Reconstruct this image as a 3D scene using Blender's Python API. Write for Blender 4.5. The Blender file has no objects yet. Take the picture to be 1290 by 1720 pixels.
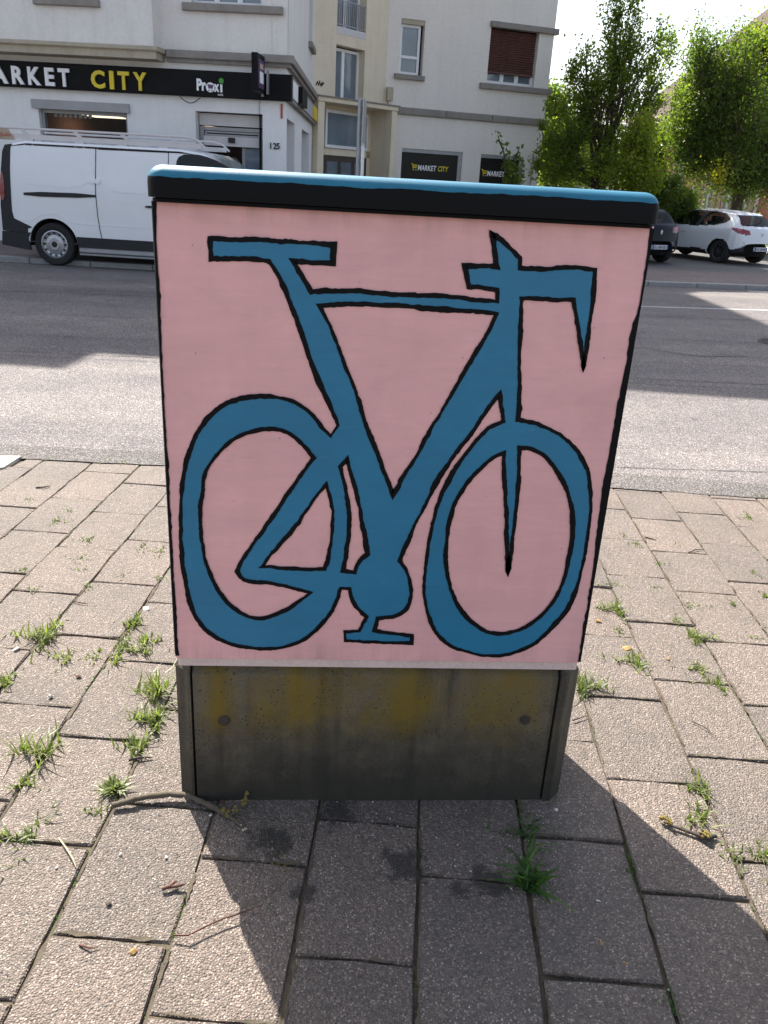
import bpy, bmesh, math, random
import numpy as np
from mathutils import Vector, Matrix
from mathutils.geometry import tessellate_polygon
random.seed(7); rng = np.random.default_rng(11)
PI = math.pi; R = math.radians
S = bpy.context.scene; COL = S.collection

# ------------------------------------------------------------------ camera, sky, sun, exposure
FPX, YAW, PITCH, ROLL = 1362.0, 0.08331, 0.38885, -0.057588
CAM = Vector((-0.1666, -1.76574, 1.6))
fw = Vector((math.sin(YAW)*math.cos(PITCH), math.cos(YAW)*math.cos(PITCH), -math.sin(PITCH)))
r0 = Vector((math.cos(YAW), -math.sin(YAW), 0)); d0 = fw.cross(r0)
rt = math.cos(ROLL)*r0 + math.sin(ROLL)*d0; dn = -math.sin(ROLL)*r0 + math.cos(ROLL)*d0
cam = bpy.data.cameras.new('camera'); co = bpy.data.objects.new('camera', cam); COL.objects.link(co)
m3 = Matrix((rt, -dn, -fw)).transposed()
co.matrix_world = Matrix.Translation(CAM) @ m3.to_4x4()
cam.sensor_fit = 'VERTICAL'; cam.sensor_height = 24.0; cam.lens = FPX/1720*24.0
cam.clip_start = .05; cam.clip_end = 3000
S.camera = co

SUN_AZ = R(26.0); SUN_EL = R(46.5)          # sun stands ahead and to the left
sdir = Vector((-math.sin(SUN_AZ)*math.cos(SUN_EL), math.cos(SUN_AZ)*math.cos(SUN_EL), math.sin(SUN_EL)))
W = bpy.data.worlds.new('World'); S.world = W; W.use_nodes = True
nt = W.node_tree; bg = nt.nodes['Background']
sky = nt.nodes.new('ShaderNodeTexSky'); sky.sky_type = 'NISHITA'; sky.sun_disc = False
sky.sun_elevation = SUN_EL; sky.sun_rotation = -SUN_AZ
sky.air_density = 1.0; sky.dust_density = 3.0; sky.ozone_density = 1.0
hs_ = nt.nodes.new('ShaderNodeHueSaturation'); hs_.inputs['Saturation'].default_value = .68      # hazy summer sky
nt.links.new(sky.outputs[0], hs_.inputs['Color']); nt.links.new(hs_.outputs[0], bg.inputs[0]); bg.inputs[1].default_value = 0.108
sl = bpy.data.lights.new('sun', 'SUN'); sl.energy = 5.0; sl.angle = R(.53); sl.color = (1, .95, .87)
so = bpy.data.objects.new('sun', sl); COL.objects.link(so)
so.rotation_euler = (-sdir).to_track_quat('-Z', 'Y').to_euler(); so.location = (-10, 30, 40)
S.view_settings.view_transform = 'Standard'; S.view_settings.look = 'None'
S.view_settings.exposure = 1.38; S.view_settings.gamma = 1; S.view_settings.use_curve_mapping = False

# ------------------------------------------------------------------ measuring helpers (photo pixel -> place)
def ray(px, py): return rt*((px-645)/FPX) + dn*((py-860)/FPX) + fw
def at_z(px, py, z=0.0):
    d = ray(px, py); t = (z-CAM.z)/d.z; return CAM + d*t
def at_y(px, py, y):
    d = ray(px, py); t = (y-CAM.y)/d.y; return CAM + d*t
class Frame:                                    # a vertical plane: x along, y into, z up
    def __init__(s, x, y, az, z=0): s.x, s.y, s.z, s.az = x, y, z, R(az); s.u = Vector((math.cos(s.az), math.sin(s.az), 0)); s.n = Vector((-math.sin(s.az), math.cos(s.az), 0))
    def px(s, px, py, off=0):
        p0 = Vector((s.x, s.y, s.z)) + s.n*off; d = ray(px, py); t = (p0-CAM).dot(s.n)/d.dot(s.n); p = CAM + d*t - p0
        return (p.dot(s.u), p.z)
    def wp(s, a, b=0, c=0): return Vector((s.x, s.y, s.z)) + s.u*a + s.n*b + Vector((0, 0, c))

# ------------------------------------------------------------------ object helpers
class MB:
    def __init__(s): s.v = []; s.f = []; s.mi = []; s.m = 0
    def add(s, vs, fs):
        o = len(s.v); s.v += [tuple(v) for v in vs]; s.f += [tuple(i+o for i in f) for f in fs]; s.mi += [s.m]*len(fs); return s
    def box(s, a, b, M=None):
        (x0, y0, z0), (x1, y1, z1) = a, b
        vs = [(x0,y0,z0),(x1,y0,z0),(x1,y1,z0),(x0,y1,z0),(x0,y0,z1),(x1,y0,z1),(x1,y1,z1),(x0,y1,z1)]
        if M is not None: vs = [M @ Vector(v) for v in vs]
        return s.add(vs, [(0,3,2,1),(4,5,6,7),(0,1,5,4),(1,2,6,5),(2,3,7,6),(3,0,4,7)])
    def cbox(s, a, b, c):                        # box whose front (low y), top and bottom edges are chamfered
        (x0, y0, z0), (x1, y1, z1) = a, b
        vs = [(x0,y1,z0),(x1,y1,z0),(x1,y1,z1),(x0,y1,z1), (x0,y0+c,z0),(x1,y0+c,z0),(x1,y0+c,z1),(x0,y0+c,z1),
              (x0+c,y0,z0+c),(x1-c,y0,z0+c),(x1-c,y0,z1-c),(x0+c,y0,z1-c)]
        return s.add(vs, [(0,3,2,1),(0,1,5,4),(1,2,6,5),(2,3,7,6),(3,0,4,7),(4,5,9,8),(5,6,10,9),(6,7,11,10),(7,4,8,11),(8,9,10,11)])
    def tube(s, pts, rad, n=8, cap=True):
        pts = [Vector(p) for p in pts]
        if not hasattr(rad, '__len__'): rad = [rad]*len(pts)
        rings = []; up = Vector((.31, .2, .93)).normalized()
        for i, p in enumerate(pts):
            t = (pts[min(i+1, len(pts)-1)] - pts[max(i-1, 0)])
            if t.length < 1e-9: t = Vector((0, 0, 1))
            t.normalize()
            a = t.cross(up)
            if a.length < .05: a = t.cross(Vector((1, 0, 0)))
            a.normalize(); b = t.cross(a)
            rings.append([p + (a*math.cos(2*PI*k/n) + b*math.sin(2*PI*k/n))*rad[i] for k in range(n)])
        vs = [q for r_ in rings for q in r_]; fs = []
        for i in range(len(pts)-1):
            for k in range(n): fs.append((i*n+k, i*n+(k+1) % n, (i+1)*n+(k+1) % n, (i+1)*n+k))
        if cap: fs += [tuple(range(n))[::-1], tuple((len(pts)-1)*n+k for k in range(n))]
        return s.add(vs, fs)
    def lathe(s, prof, n=24, M=None, cap=False):            # prof: (radius, height) about local y axis
        vs = []
        for (r, h) in prof:
            for k in range(n):
                a = 2*PI*k/n; vs.append(Vector((r*math.cos(a), h, r*math.sin(a))))
        if M is not None: vs = [M @ v for v in vs]
        fs = [(i*n+k, i*n+(k+1) % n, (i+1)*n+(k+1) % n, (i+1)*n+k) for i in range(len(prof)-1) for k in range(n)]
        if cap: fs += [tuple(range(n)), tuple((len(prof)-1)*n+k for k in range(n))[::-1]]
        return s.add(vs, fs)
    def prism(s, poly, y0, y1, holes=()):                   # polygon in x,z extruded from y0 to y1
        loops = [list(poly)] + [list(h) for h in holes]
        tri = tessellate_polygon([[Vector((a, b, 0)) for a, b in l] for l in loops])
        flat = [p for l in loops for p in l]; n = len(flat)
        vs = [(a, y0, b) for a, b in flat] + [(a, y1, b) for a, b in flat]
        fs = [t for t in tri] + [tuple(i+n for i in t[::-1]) for t in tri]
        o = 0
        for l in loops:
            k = len(l)
            for i in range(k): fs.append((o+i, o+(i+1) % k, n+o+(i+1) % k, n+o+i))
            o += k
        return s.add(vs, fs)
    def flat(s, poly, y, holes=()):
        loops = [list(poly)] + [list(h) for h in holes]
        tri = tessellate_polygon([[Vector((a, b, 0)) for a, b in l] for l in loops])
        return s.add([(a, y, b) for l in loops for a, b in l], tri)
    def mesh(s, name, mats, smooth=False):
        me = bpy.data.meshes.new(name); me.from_pydata(s.v, [], s.f)
        for m in (mats if isinstance(mats, (list, tuple)) else [mats]): me.materials.append(m)
        if isinstance(mats, (list, tuple)): me.polygons.foreach_set('material_index', s.mi)
        bm = bmesh.new(); bm.from_mesh(me); bmesh.ops.recalc_face_normals(bm, faces=bm.faces); bm.to_mesh(me); bm.free()
        if smooth: me.polygons.foreach_set('use_smooth', [True]*len(me.polygons)); smooth is True or me.set_sharp_from_angle(angle=R(smooth))
        me.update(); return me
    def build(s, name, mats, parent=None, fr=None, smooth=False):
        return link(name, s.mesh(name, mats, smooth), parent, fr)
def link(name, me, parent=None, fr=None):
    o = bpy.data.objects.new(name, me); COL.objects.link(o)
    if fr is not None: o.location = (fr.x, fr.y, fr.z); o.rotation_euler = (0, 0, fr.az)
    if parent is not None: o.parent = parent
    return o
def thing(name, label, cat, fr=None, group=None):
    o = bpy.data.objects.new(name, None); COL.objects.link(o); o.empty_display_size = .2
    if fr is not None: o.location = (fr.x, fr.y, fr.z); o.rotation_euler = (0, 0, fr.az)
    return tag(o, label, cat, group)
def tag(o, label, cat, group=None):
    o['label'] = label; o['category'] = cat
    if group: o['group'] = group
    return o
def struct(o, label=None):
    o['kind'] = 'structure'
    if label: o['label'] = label
    return o
def stuff(o): o['kind'] = 'stuff'; return o
def text_mesh(txt, size, depth, bold=0.0, spacing=1.0, shear=0.0):
    c = bpy.data.curves.new('lettering', 'FONT'); c.body = txt; c.size = size; c.extrude = depth; c.offset = bold
    c.space_character = spacing; c.shear = shear; c.resolution_u = 3
    o = bpy.data.objects.new('lettering', c); COL.objects.link(o)
    dg = bpy.context.evaluated_depsgraph_get(); dg.update()
    me = bpy.data.meshes.new_from_object(o.evaluated_get(dg)); bpy.data.objects.remove(o); bpy.data.curves.remove(c)
    v = np.zeros(len(me.vertices)*3); me.vertices.foreach_get('co', v); v = v.reshape(-1, 3)
    w = np.stack([v[:, 0], -v[:, 2], v[:, 1]], 1)            # stands up, facing local -y
    me.vertices.foreach_set('co', w.ravel()); me.update(); return me, w
def lettering(name, txt, x, y, z, h, width=None, mat=None, parent=None, fr=None, bold=.0, depth=.004, spacing=1.0, shear=0.0):
    me, w = text_mesh(txt, 1.0, depth, bold, spacing, shear)
    mn, mx = w.min(0), w.max(0); sz = h/(mx[2]-mn[2]); sx = sz if width is None else width/(mx[0]-mn[0])
    w2 = np.stack([(w[:, 0]-mn[0])*sx+x, w[:, 1]+y, (w[:, 2]-mn[2])*sz+z], 1)
    me.vertices.foreach_set('co', w2.ravel()); me.update(); me.materials.clear(); me.materials.append(mat)
    return link(name, me, parent, fr)

# ------------------------------------------------------------------ materials
def newmat(name):
    m = bpy.data.materials.new(name); m.use_nodes = True; t = m.node_tree; b = t.nodes['Principled BSDF']; return m, t, b
def N(t, typ, **kw):
    n = t.nodes.new(typ)
    for k, v in kw.items():
        if k.startswith('i_'): n.inputs[int(k[2:])].default_value = v
        else: setattr(n, k, v)
    return n
def ramp(t, src, stops):
    n = t.nodes.new('ShaderNodeValToRGB'); e = n.color_ramp.elements
    while len(e) < len(stops): e.new(.5)
    for i, (p, c) in enumerate(stops): e[i].position = p; e[i].color = (*c, 1) if len(c) == 3 else c
    t.links.new(src, n.inputs[0]); return n.outputs[0]
def mixc(t, fac, a, b, mode='MIX'):
    n = t.nodes.new('ShaderNodeMix'); n.data_type = 'RGBA'; n.blend_type = mode
    for idx, v in ((0, fac), (6, a), (7, b)):
        if isinstance(v, bpy.types.NodeSocket): t.links.new(v, n.inputs[idx])
        elif idx == 0: n.inputs[0].default_value = v
        else: n.inputs[idx].default_value = (*v, 1)
    return n.outputs[2]
def math_(t, op, a, b=0.0, clamp=False):
    n = t.nodes.new('ShaderNodeMath'); n.operation = op; n.use_clamp = clamp
    for i, v in enumerate((a, b)):
        if isinstance(v, bpy.types.NodeSocket): t.links.new(v, n.inputs[i])
        else: n.inputs[i].default_value = v
    return n.outputs[0]
def noise(t, scale, detail=4, rough=.55, vec=None, dist=0.0):
    n = N(t, 'ShaderNodeTexNoise'); n.inputs['Scale'].default_value = scale; n.inputs['Detail'].default_value = detail
    n.inputs['Roughness'].default_value = rough; n.inputs['Distortion'].default_value = dist
    if vec is not None: t.links.new(vec, n.inputs['Vector'])
    return n.outputs[0]
def wpos(t): return t.nodes.new('ShaderNodeNewGeometry').outputs['Position']
def opos(t): return t.nodes.new('ShaderNodeTexCoord').outputs['Object']
def scaled(t, vec, s):
    n = N(t, 'ShaderNodeVectorMath', operation='MULTIPLY'); t.links.new(vec, n.inputs[0]); n.inputs[1].default_value = s; return n.outputs[0]
def bump(t, b, h, strength, dist):
    n = N(t, 'ShaderNodeBump'); n.inputs['Strength'].default_value = strength; n.inputs['Distance'].default_value = dist
    t.links.new(h, n.inputs['Height']); t.links.new(n.outputs[0], b.inputs['Normal'])
def simple(name, c, rough=.6, var=.15, scale=6, fine=0, metal=0, spec=.5, bmp=0, bdist=.004, coat=0, bscale=None, streak=0):
    m, t, b = newmat(name); p = opos(t)
    n = noise(t, scale, 5, .6, p)
    lo = tuple(x*(1-var) for x in c); hi = tuple(min(1, x*(1+var)) for x in c)
    col = ramp(t, n, [(.3, lo), (.7, hi)])
    if fine: col = mixc(t, fine, col, ramp(t, noise(t, scale*14, 3, .7, p), [(.35, tuple(x*.6 for x in c)), (.65, tuple(min(1, x*1.25) for x in c))]))
    if streak:
        sv = scaled(t, p, (3.2, 3.2, .22)); f = math_(t, 'MULTIPLY', ramp(t, noise(t, 1.6, 6, .65, sv), [(.52, (0, 0, 0)), (.74, (1, 1, 1))]), streak)
        col = mixc(t, f, col, tuple(x*.55 for x in c))
    t.links.new(col, b.inputs['Base Color'])
    b.inputs['Roughness'].default_value = rough; b.inputs['Metallic'].default_value = metal; b.inputs['Specular IOR Level'].default_value = spec
    b.inputs['Coat Weight'].default_value = coat; b.inputs['Coat Roughness'].default_value = .06
    if bmp: bump(t, b, noise(t, bscale or scale*10, 4, .7, p), bmp, bdist)
    return m
def emis(name, c, s):
    m, t, b = newmat(name); b.inputs['Base Color'].default_value = (*c, 1); b.inputs['Emission Color'].default_value = (*c, 1); b.inputs['Emission Strength'].default_value = s; return m
M = {}
# paving: washed concrete with exposed aggregate
def slab_mat():
    m, t, b = newmat('exposed_aggregate'); p = wpos(t)
    oi = t.nodes.new('ShaderNodeObjectInfo')
    v = N(t, 'ShaderNodeTexVoronoi'); v.inputs['Scale'].default_value = 205; v.inputs['Randomness'].default_value = 1; t.links.new(scaled(t, p, (1, 1, .5)), v.inputs['Vector'])
    sep = t.nodes.new('ShaderNodeSeparateColor'); t.links.new(v.outputs['Color'], sep.inputs[0])
    stone = ramp(t, sep.outputs[0], [(0, (.085, .072, .064)), (.35, (.155, .13, .115)), (.62, (.225, .188, .166)), (.85, (.285, .228, .20)), (.975, (.45, .40, .35))])
    cem = ramp(t, noise(t, 60, 4, .6, p), [(.3, (.10, .088, .078)), (.7, (.165, .144, .128))])
    edge = ramp(t, v.outputs['Distance'], [(.34, (0, 0, 0)), (.62, (1, 1, 1))])
    col = mixc(t, edge, stone, cem)
    big = ramp(t, noise(t, 2.3, 5, .6, p), [(.3, (.82, .8, .78)), (.7, (1.12, 1.06, 1.02))])
    col = mixc(t, 1.0, col, big, 'MULTIPLY')
    tint = ramp(t, oi.outputs['Random'], [(0, (.89, .89, .89)), (.5, (1.0, .985, .97)), (1, (1.09, 1.05, 1.02))])
    col = mixc(t, 1.0, col, tint, 'MULTIPLY')
    # old damp / oil stains with shapes of their own
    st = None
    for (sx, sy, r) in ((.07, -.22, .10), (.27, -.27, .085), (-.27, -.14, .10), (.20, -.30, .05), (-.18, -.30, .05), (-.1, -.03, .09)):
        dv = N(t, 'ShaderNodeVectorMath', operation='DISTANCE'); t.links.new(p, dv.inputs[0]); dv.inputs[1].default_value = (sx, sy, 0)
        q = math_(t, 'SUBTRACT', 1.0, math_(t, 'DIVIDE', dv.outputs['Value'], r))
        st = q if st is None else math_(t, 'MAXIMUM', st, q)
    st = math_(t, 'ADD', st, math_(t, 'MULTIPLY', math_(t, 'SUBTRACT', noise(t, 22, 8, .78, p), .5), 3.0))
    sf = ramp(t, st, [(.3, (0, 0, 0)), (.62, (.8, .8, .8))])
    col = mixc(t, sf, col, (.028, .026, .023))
    dirt = ramp(t, noise(t, 5.5, 8, .78, p), [(.52, (0, 0, 0)), (.72, (.6, .6, .6))])
    col = mixc(t, dirt, col, (.085, .075, .058))
    t.links.new(col, b.inputs['Base Color']); b.inputs['Roughness'].default_value = .72; b.inputs['Specular IOR Level'].default_value = .4
    h = math_(t, 'SUBTRACT', math_(t, 'MULTIPLY', noise(t, 9, 3, .6, p), 1.2), v.outputs['Distance'])
    bump(t, b, h, .75, .006); return m
M['slab'] = slab_mat()
def soil_mat():
    m, t, b = newmat('joint_soil'); p = wpos(t)
    col = ramp(t, noise(t, 22, 6, .7, p), [(.3, (.05, .04, .028)), (.55, (.11, .088, .06)), (.75, (.08, .08, .04))])
    t.links.new(col, b.inputs['Base Color']); b.inputs['Roughness'].default_value = .95; bump(t, b, noise(t, 180, 4, .7, p), .8, .006); return m
M['soil'] = soil_mat()
def asphalt(name, lo, hi, rough=.55, scale=210, spec=.5, pink=0):
    m, t, b = newmat(name); p = wpos(t)
    v = N(t, 'ShaderNodeTexVoronoi'); v.inputs['Scale'].default_value = scale; t.links.new(p, v.inputs['Vector'])
    sep = t.nodes.new('ShaderNodeSeparateColor'); t.links.new(v.outputs['Color'], sep.inputs[0])
    col = ramp(t, sep.outputs[1], [(0, tuple(x*.55 for x in lo)), (.5, lo), (.8, hi), (.97, tuple(min(1, x*2.1) for x in hi))])
    lane = ramp(t, noise(t, 1.0, 5, .6, scaled(t, p, (.12, .9, 1))), [(.3, (.74, .74, .76)), (.7, (1.16, 1.14, 1.11))])
    col = mixc(t, 1.0, col, lane, 'MULTIPLY')
    pat = ramp(t, noise(t, 1.7, 6, .7, p), [(.35, (.85, .85, .86)), (.68, (1.1, 1.1, 1.08))]); col = mixc(t, 1.0, col, pat, 'MULTIPLY')
    t.links.new(col, b.inputs['Base Color']); b.inputs['Roughness'].default_value = rough; b.inputs['Specular IOR Level'].default_value = spec
    h = math_(t, 'SUBTRACT', math_(t, 'MULTIPLY', noise(t, 40, 3, .6, p), .6), v.outputs['Distance']); bump(t, b, h, .6, .006); return m
M['road'] = asphalt('road_asphalt', (.15, .137, .134), (.235, .212, .205), .85, 190, .2)
M['gutter'] = asphalt('gutter_asphalt', (.11, .102, .098), (.175, .16, .152), .85, 180, .2)
M['pinkpave'] = asphalt('pinkish_asphalt', (.13, .1, .098), (.2, .155, .15), .75, 120)
M['parking'] = asphalt('parking_asphalt', (.075, .072, .072), (.13, .125, .125), .7, 120)
M['crack'] = simple('road_crack', (.03, .028, .027), .9, .3, 20)
M['kerb'] = simple('granite_kerb', (.27, .265, .26), .75, .2, 9, .4, bmp=.3)
M['palekerb'] = simple('pale_concrete', (.5, .47, .42), .8, .15, 9, .3, bmp=.3)
M['line'] = simple('worn_road_paint', (.42, .42, .41), .7, .35, 5, .4)
# cabinet
def paint(name, c, rough, var=.05, wear=None, spec=.5):
    m, t, b = newmat(name); p = opos(t)
    col = ramp(t, noise(t, 5, 6, .6, p), [(.3, tuple(x*(1-var) for x in c)), (.7, tuple(min(1, x*(1+var)) for x in c))])
    thin = ramp(t, noise(t, 3.4, 7, .7, scaled(t, p, (1, 1, 2.4)), .8), [(.34, (.91, .92, .93)), (.68, (1.05, 1.04, 1.04))]); col = mixc(t, 1.0, col, thin, 'MULTIPLY')
    brush = ramp(t, noise(t, 9, 5, .7, scaled(t, p, (1, 1, 9)), .4), [(.35, (.965, .965, .965)), (.65, (1.025, 1.025, 1.025))])
    col = mixc(t, 1.0, col, brush, 'MULTIPLY')
    if wear:
        scuff = ramp(t, noise(t, 7, 7, .75, scaled(t, p, (1.2, 1, .55)), 1.2), [(.6, (0, 0, 0)), (.8, (.34, .34, .34))]); col = mixc(t, scuff, col, wear[0])
        v = N(t, 'ShaderNodeTexVoronoi'); v.inputs['Scale'].default_value = 21; t.links.new(p, v.inputs['Vector'])
        dots = ramp(t, v.outputs['Distance'], [(.03, (.8, .8, .8)), (.055, (0, 0, 0))]); col = mixc(t, math_(t, 'MULTIPLY', dots, noise(t, 3, 2, .5, p)), col, wear[1])
        lowd = N(t, 'ShaderNodeSeparateXYZ'); t.links.new(p, lowd.inputs[0])
        run = ramp(t, noise(t, 7, 6, .65, scaled(t, p, (2.4, 1, .22))), [(.45, (0, 0, 0)), (.7, (1, 1, 1))])
        zones = ramp(t, math_(t, 'MULTIPLY', math_(t, 'SUBTRACT', lowd.outputs[2], .46), .93), [(0, (.55, .55, .55)), (.07, (.12, .12, .12)), (.6, (.04, .04, .04)), (.96, (.12, .12, .12)), (1, (.55, .55, .55))])
        col = mixc(t, math_(t, 'MULTIPLY', run, zones), col, wear[0])
        scr = ramp(t, noise(t, 30, 2, .5, scaled(t, p, (.35, 1, 3.2)), .6), [(.735, (0, 0, 0)), (.75, (.5, .5, .5))]); col = mixc(t, scr, col, wear[2])
    t.links.new(col, b.inputs['Base Color']); b.inputs['Roughness'].default_value = rough; b.inputs['Specular IOR Level'].default_value = spec
    hh = noise(t, 6, 4, .6, scaled(t, p, (1, 1, 7))); bump(t, b, math_(t, 'ADD', hh, math_(t, 'MULTIPLY', noise(t, 260, 2, .5, p), .3)), .12, .002)
    return m
M['pink'] = paint('pink_paint', (.80, .43, .425), .5, .03, ((.40, .21, .21), (.08, .05, .05), (.62, .32, .32)))
M['blue'] = paint('blue_paint', (.012, .175, .32), .42, .08, ((.03, .19, .34), (.02, .05, .09), (.06, .25, .38)))
M['black'] = paint('black_paint', (.006, .006, .007), .65, .2, None, .12)
def lid_mat():
    m, t, b = newmat('lid_paint'); p = opos(t)
    sx = N(t, 'ShaderNodeSeparateXYZ'); t.links.new(p, sx.inputs[0])
    wob = math_(t, 'MULTIPLY', math_(t, 'SUBTRACT', noise(t, 9, 4, .6, scaled(t, p, (1, .2, .1))), .5), .014)
    tilt = math_(t, 'MULTIPLY', sx.outputs[0], -.004)
    zz = math_(t, 'ADD', math_(t, 'ADD', sx.outputs[2], wob), tilt)
    isb = math_(t, 'GREATER_THAN', zz, 1.583)
    blue = ramp(t, noise(t, 6, 5, .6, p), [(.3, (.012, .13, .215)), (.7, (.016, .165, .265))])
    wear = ramp(t, noise(t, 26, 6, .75, p, 1.0), [(.66, (0, 0, 0)), (.72, (1, 1, 1))]); blue = mixc(t, math_(t, 'MULTIPLY', wear, .5), blue, (.25, .36, .4))
    chip = ramp(t, noise(t, 38, 3, .5, scaled(t, p, (1, 1, 2))), [(.755, (0, 0, 0)), (.765, (1, 1, 1))]); blue = mixc(t, chip, blue, (.55, .55, .52))
    col = mixc(t, isb, (.006, .006, .007), blue)
    t.links.new(col, b.inputs['Base Color']); b.inputs['Roughness'].default_value = .5
    t.links.new(math_(t, 'ADD', math_(t, 'MULTIPLY', isb, .28), .1), b.inputs['Specular IOR Level'])
    bump(t, b, noise(t, 220, 3, .5, p), .15, .001); return m
M['lid'] = lid_mat()
M['rail'] = simple('pale_plastic_rail', (.66, .52, .48), .6, .1, 8, .25)
def plinth_mat():
    m, t, b = newmat('stained_concrete'); p = opos(t)
    base = ramp(t, noise(t, 14, 6, .7, p), [(.3, (.095, .076, .05)), (.7, (.165, .135, .09))])
    base = mixc(t, .35, base, ramp(t, noise(t, 160, 3, .7, p), [(.35, (.035, .03, .024)), (.65, (.17, .145, .11))]))
    sx = N(t, 'ShaderNodeSeparateXYZ'); t.links.new(p, sx.inputs[0]); och = None
    for cx_, rx_ in ((-.22, .17), (.06, .22), (.31, .17), (-.42, .07)):
        q = math_(t, 'SUBTRACT', 1.0, math_(t, 'DIVIDE', math_(t, 'ABSOLUTE', math_(t, 'SUBTRACT', sx.outputs[0], cx_)), rx_)); och = q if och is None else math_(t, 'MAXIMUM', och, q)
    och = math_(t, 'ADD', och, math_(t, 'MULTIPLY', math_(t, 'SUBTRACT', noise(t, 5, 6, .65, scaled(t, p, (1.7, 1, .8))), .5), 2.4)); och = math_(t, 'ADD', och, math_(t, 'MULTIPLY', math_(t, 'SUBTRACT', noise(t, 90, 4, .75, p), .5), 1.1))
    och = ramp(t, och, [(.05, (0, 0, 0)), (1.0, (1, 1, 1))])
    drip = ramp(t, noise(t, 8, 5, .6, scaled(t, p, (2.2, 1, .16))), [(.5, (1, 1, 1)), (.68, (.45, .45, .45))])
    sx = N(t, 'ShaderNodeSeparateXYZ'); t.links.new(p, sx.inputs[0]); z = sx.outputs[2]
    band = ramp(t, math_(t, 'ADD', z, math_(t, 'MULTIPLY', math_(t, 'SUBTRACT', noise(t, 9, 5, .6, p), .5), .2)), [(.17, (0, 0, 0)), (.28, (1, 1, 1)), (.40, (1, 1, 1)), (.455, (.1, .1, .1))])
    col = mixc(t, math_(t, 'MULTIPLY', math_(t, 'MULTIPLY', och, band), .9), mixc(t, 1.0, base, drip, 'MULTIPLY'), (.17, .112, .008))
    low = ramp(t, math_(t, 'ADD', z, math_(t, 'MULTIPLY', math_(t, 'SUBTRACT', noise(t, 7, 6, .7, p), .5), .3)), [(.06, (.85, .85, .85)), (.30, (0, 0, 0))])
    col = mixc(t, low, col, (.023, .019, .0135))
    top = ramp(t, math_(t, 'ADD', z, math_(t, 'MULTIPLY', math_(t, 'SUBTRACT', noise(t, 24, 5, .7, p), .5), .05)), [(.425, (0, 0, 0)), (.448, (.75, .75, .75))])
    col = mixc(t, top, col, (.30, .29, .27))
    v = N(t, 'ShaderNodeTexVoronoi'); v.inputs['Scale'].default_value = 95; t.links.new(p, v.inputs['Vector'])
    pit = math_(t, 'MULTIPLY', ramp(t, v.outputs['Distance'], [(.14, (1, 1, 1)), (.24, (0, 0, 0))]), ramp(t, noise(t, 11, 3, .5, p), [(.45, (0, 0, 0)), (.6, (1, 1, 1))]))
    col = mixc(t, pit, col, (.015, .014, .012))
    t.links.new(col, b.inputs['Base Color']); b.inputs['Roughness'].default_value = .85
    bump(t, b, math_(t, 'SUBTRACT', noise(t, 120, 4, .7, p), math_(t, 'MULTIPLY', pit, 1.5)), .5, .004); return m
M['plinth'] = plinth_mat()
M['steel'] = simple('dull_steel', (.05, .042, .036), .7, .3, 40, metal=.3)
M['darkgap'] = simple('dark_gap', (.012, .012, .012), .9)
# street
M['render'] = simple('grey_white_render', (.76, .725, .685), .9, .07, 1.2, .12, bmp=.25, bscale=90, streak=.25)
M['white'] = simple('white_render', (.82, .81, .80), .85, .06, 1.4, .08, bmp=.15, bscale=90, streak=.2)
M['yellow'] = simple('cream_yellow_render', (.74, .645, .49), .9, .08, 1.2, .12, bmp=.25, bscale=90, streak=.3)
M['cwall'] = simple('cream_render', (.77, .72, .66), .9, .05, .9, .12, bmp=.25, bscale=90, streak=.15)
M['stone'] = simple('grey_sandstone', (.27, .245, .22), .9, .2, 5, .4, bmp=.4, streak=.5)
M['tan'] = simple('tan_concrete', (.44, .385, .29), .9, .15, 4, .35, bmp=.3, streak=.4)
M['sign'] = simple('black_sign_panel', (.006, .006, .007), .55, .3, 3, spec=.15)
M['letw'] = simple('white_letters', (.85, .85, .86), .5, .05)
M['lety'] = simple('yellow_letters', (.72, .55, .03), .5, .08)
M['green'] = simple('green_dot', (.06, .32, .04), .5)
M['purple'] = simple('purple_panel', (.1, .05, .13), .4)
M['pvc'] = simple('white_window_frame', (.8, .8, .8), .45, .04)
M['alu'] = simple('grey_aluminium', (.32, .32, .33), .45, .1, 5, metal=.3)
M['red'] = simple('red_strip', (.45, .08, .06), .6)
M['shutter'] = simple('brown_shutter', (.12, .05, .04), .7, .25, 3, .3, streak=.3)
M['film'] = simple('black_window_film', (.014, .014, .013), .35, .2, 4, spec=.2)
M['door'] = simple('dark_brown_door', (.06, .045, .038), .45, .2)
def glass(name, c, tr, rough=.03, t2=(1, 1, 1)):
    m, t, b = newmat(name); b.inputs['Base Color'].default_value = (*c, 1); b.inputs['Roughness'].default_value = rough; b.inputs['Specular IOR Level'].default_value = .6
    if tr:
        tn = t.nodes.new('ShaderNodeBsdfTransparent'); tn.inputs[0].default_value = (*t2, 1); mx = t.nodes.new('ShaderNodeMixShader'); mx.inputs[0].default_value = 1-tr
        t.links.new(tn.outputs[0], mx.inputs[1]); t.links.new(b.outputs[0], mx.inputs[2]); t.links.new(mx.outputs[0], t.nodes['Material Output'].inputs[0])
    return m
def winglass(name, c, spec=.9):
    m, t, b = newmat(name); col = ramp(t, noise(t, .9, 3, .5, opos(t)), [(.3, tuple(x*.7 for x in c)), (.7, tuple(x*1.3 for x in c))]); t.links.new(col, b.inputs['Base Color'])  # blue-grey sky reflection is put into the pane's base colour
    b.inputs['Roughness'].default_value = .04; b.inputs['Specular IOR Level'].default_value = spec; return m
M['glass'] = winglass('window_glass', (.17, .205, .25)); M['clear'] = glass('shop_glass', (.02, .02, .02), .72); M['carglass'] = glass('car_glass', (.01, .012, .014), .6, .03, (.75, .8, .8))
M['curtain'] = simple('window_curtain', (.4, .4, .42), .9)
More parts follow.
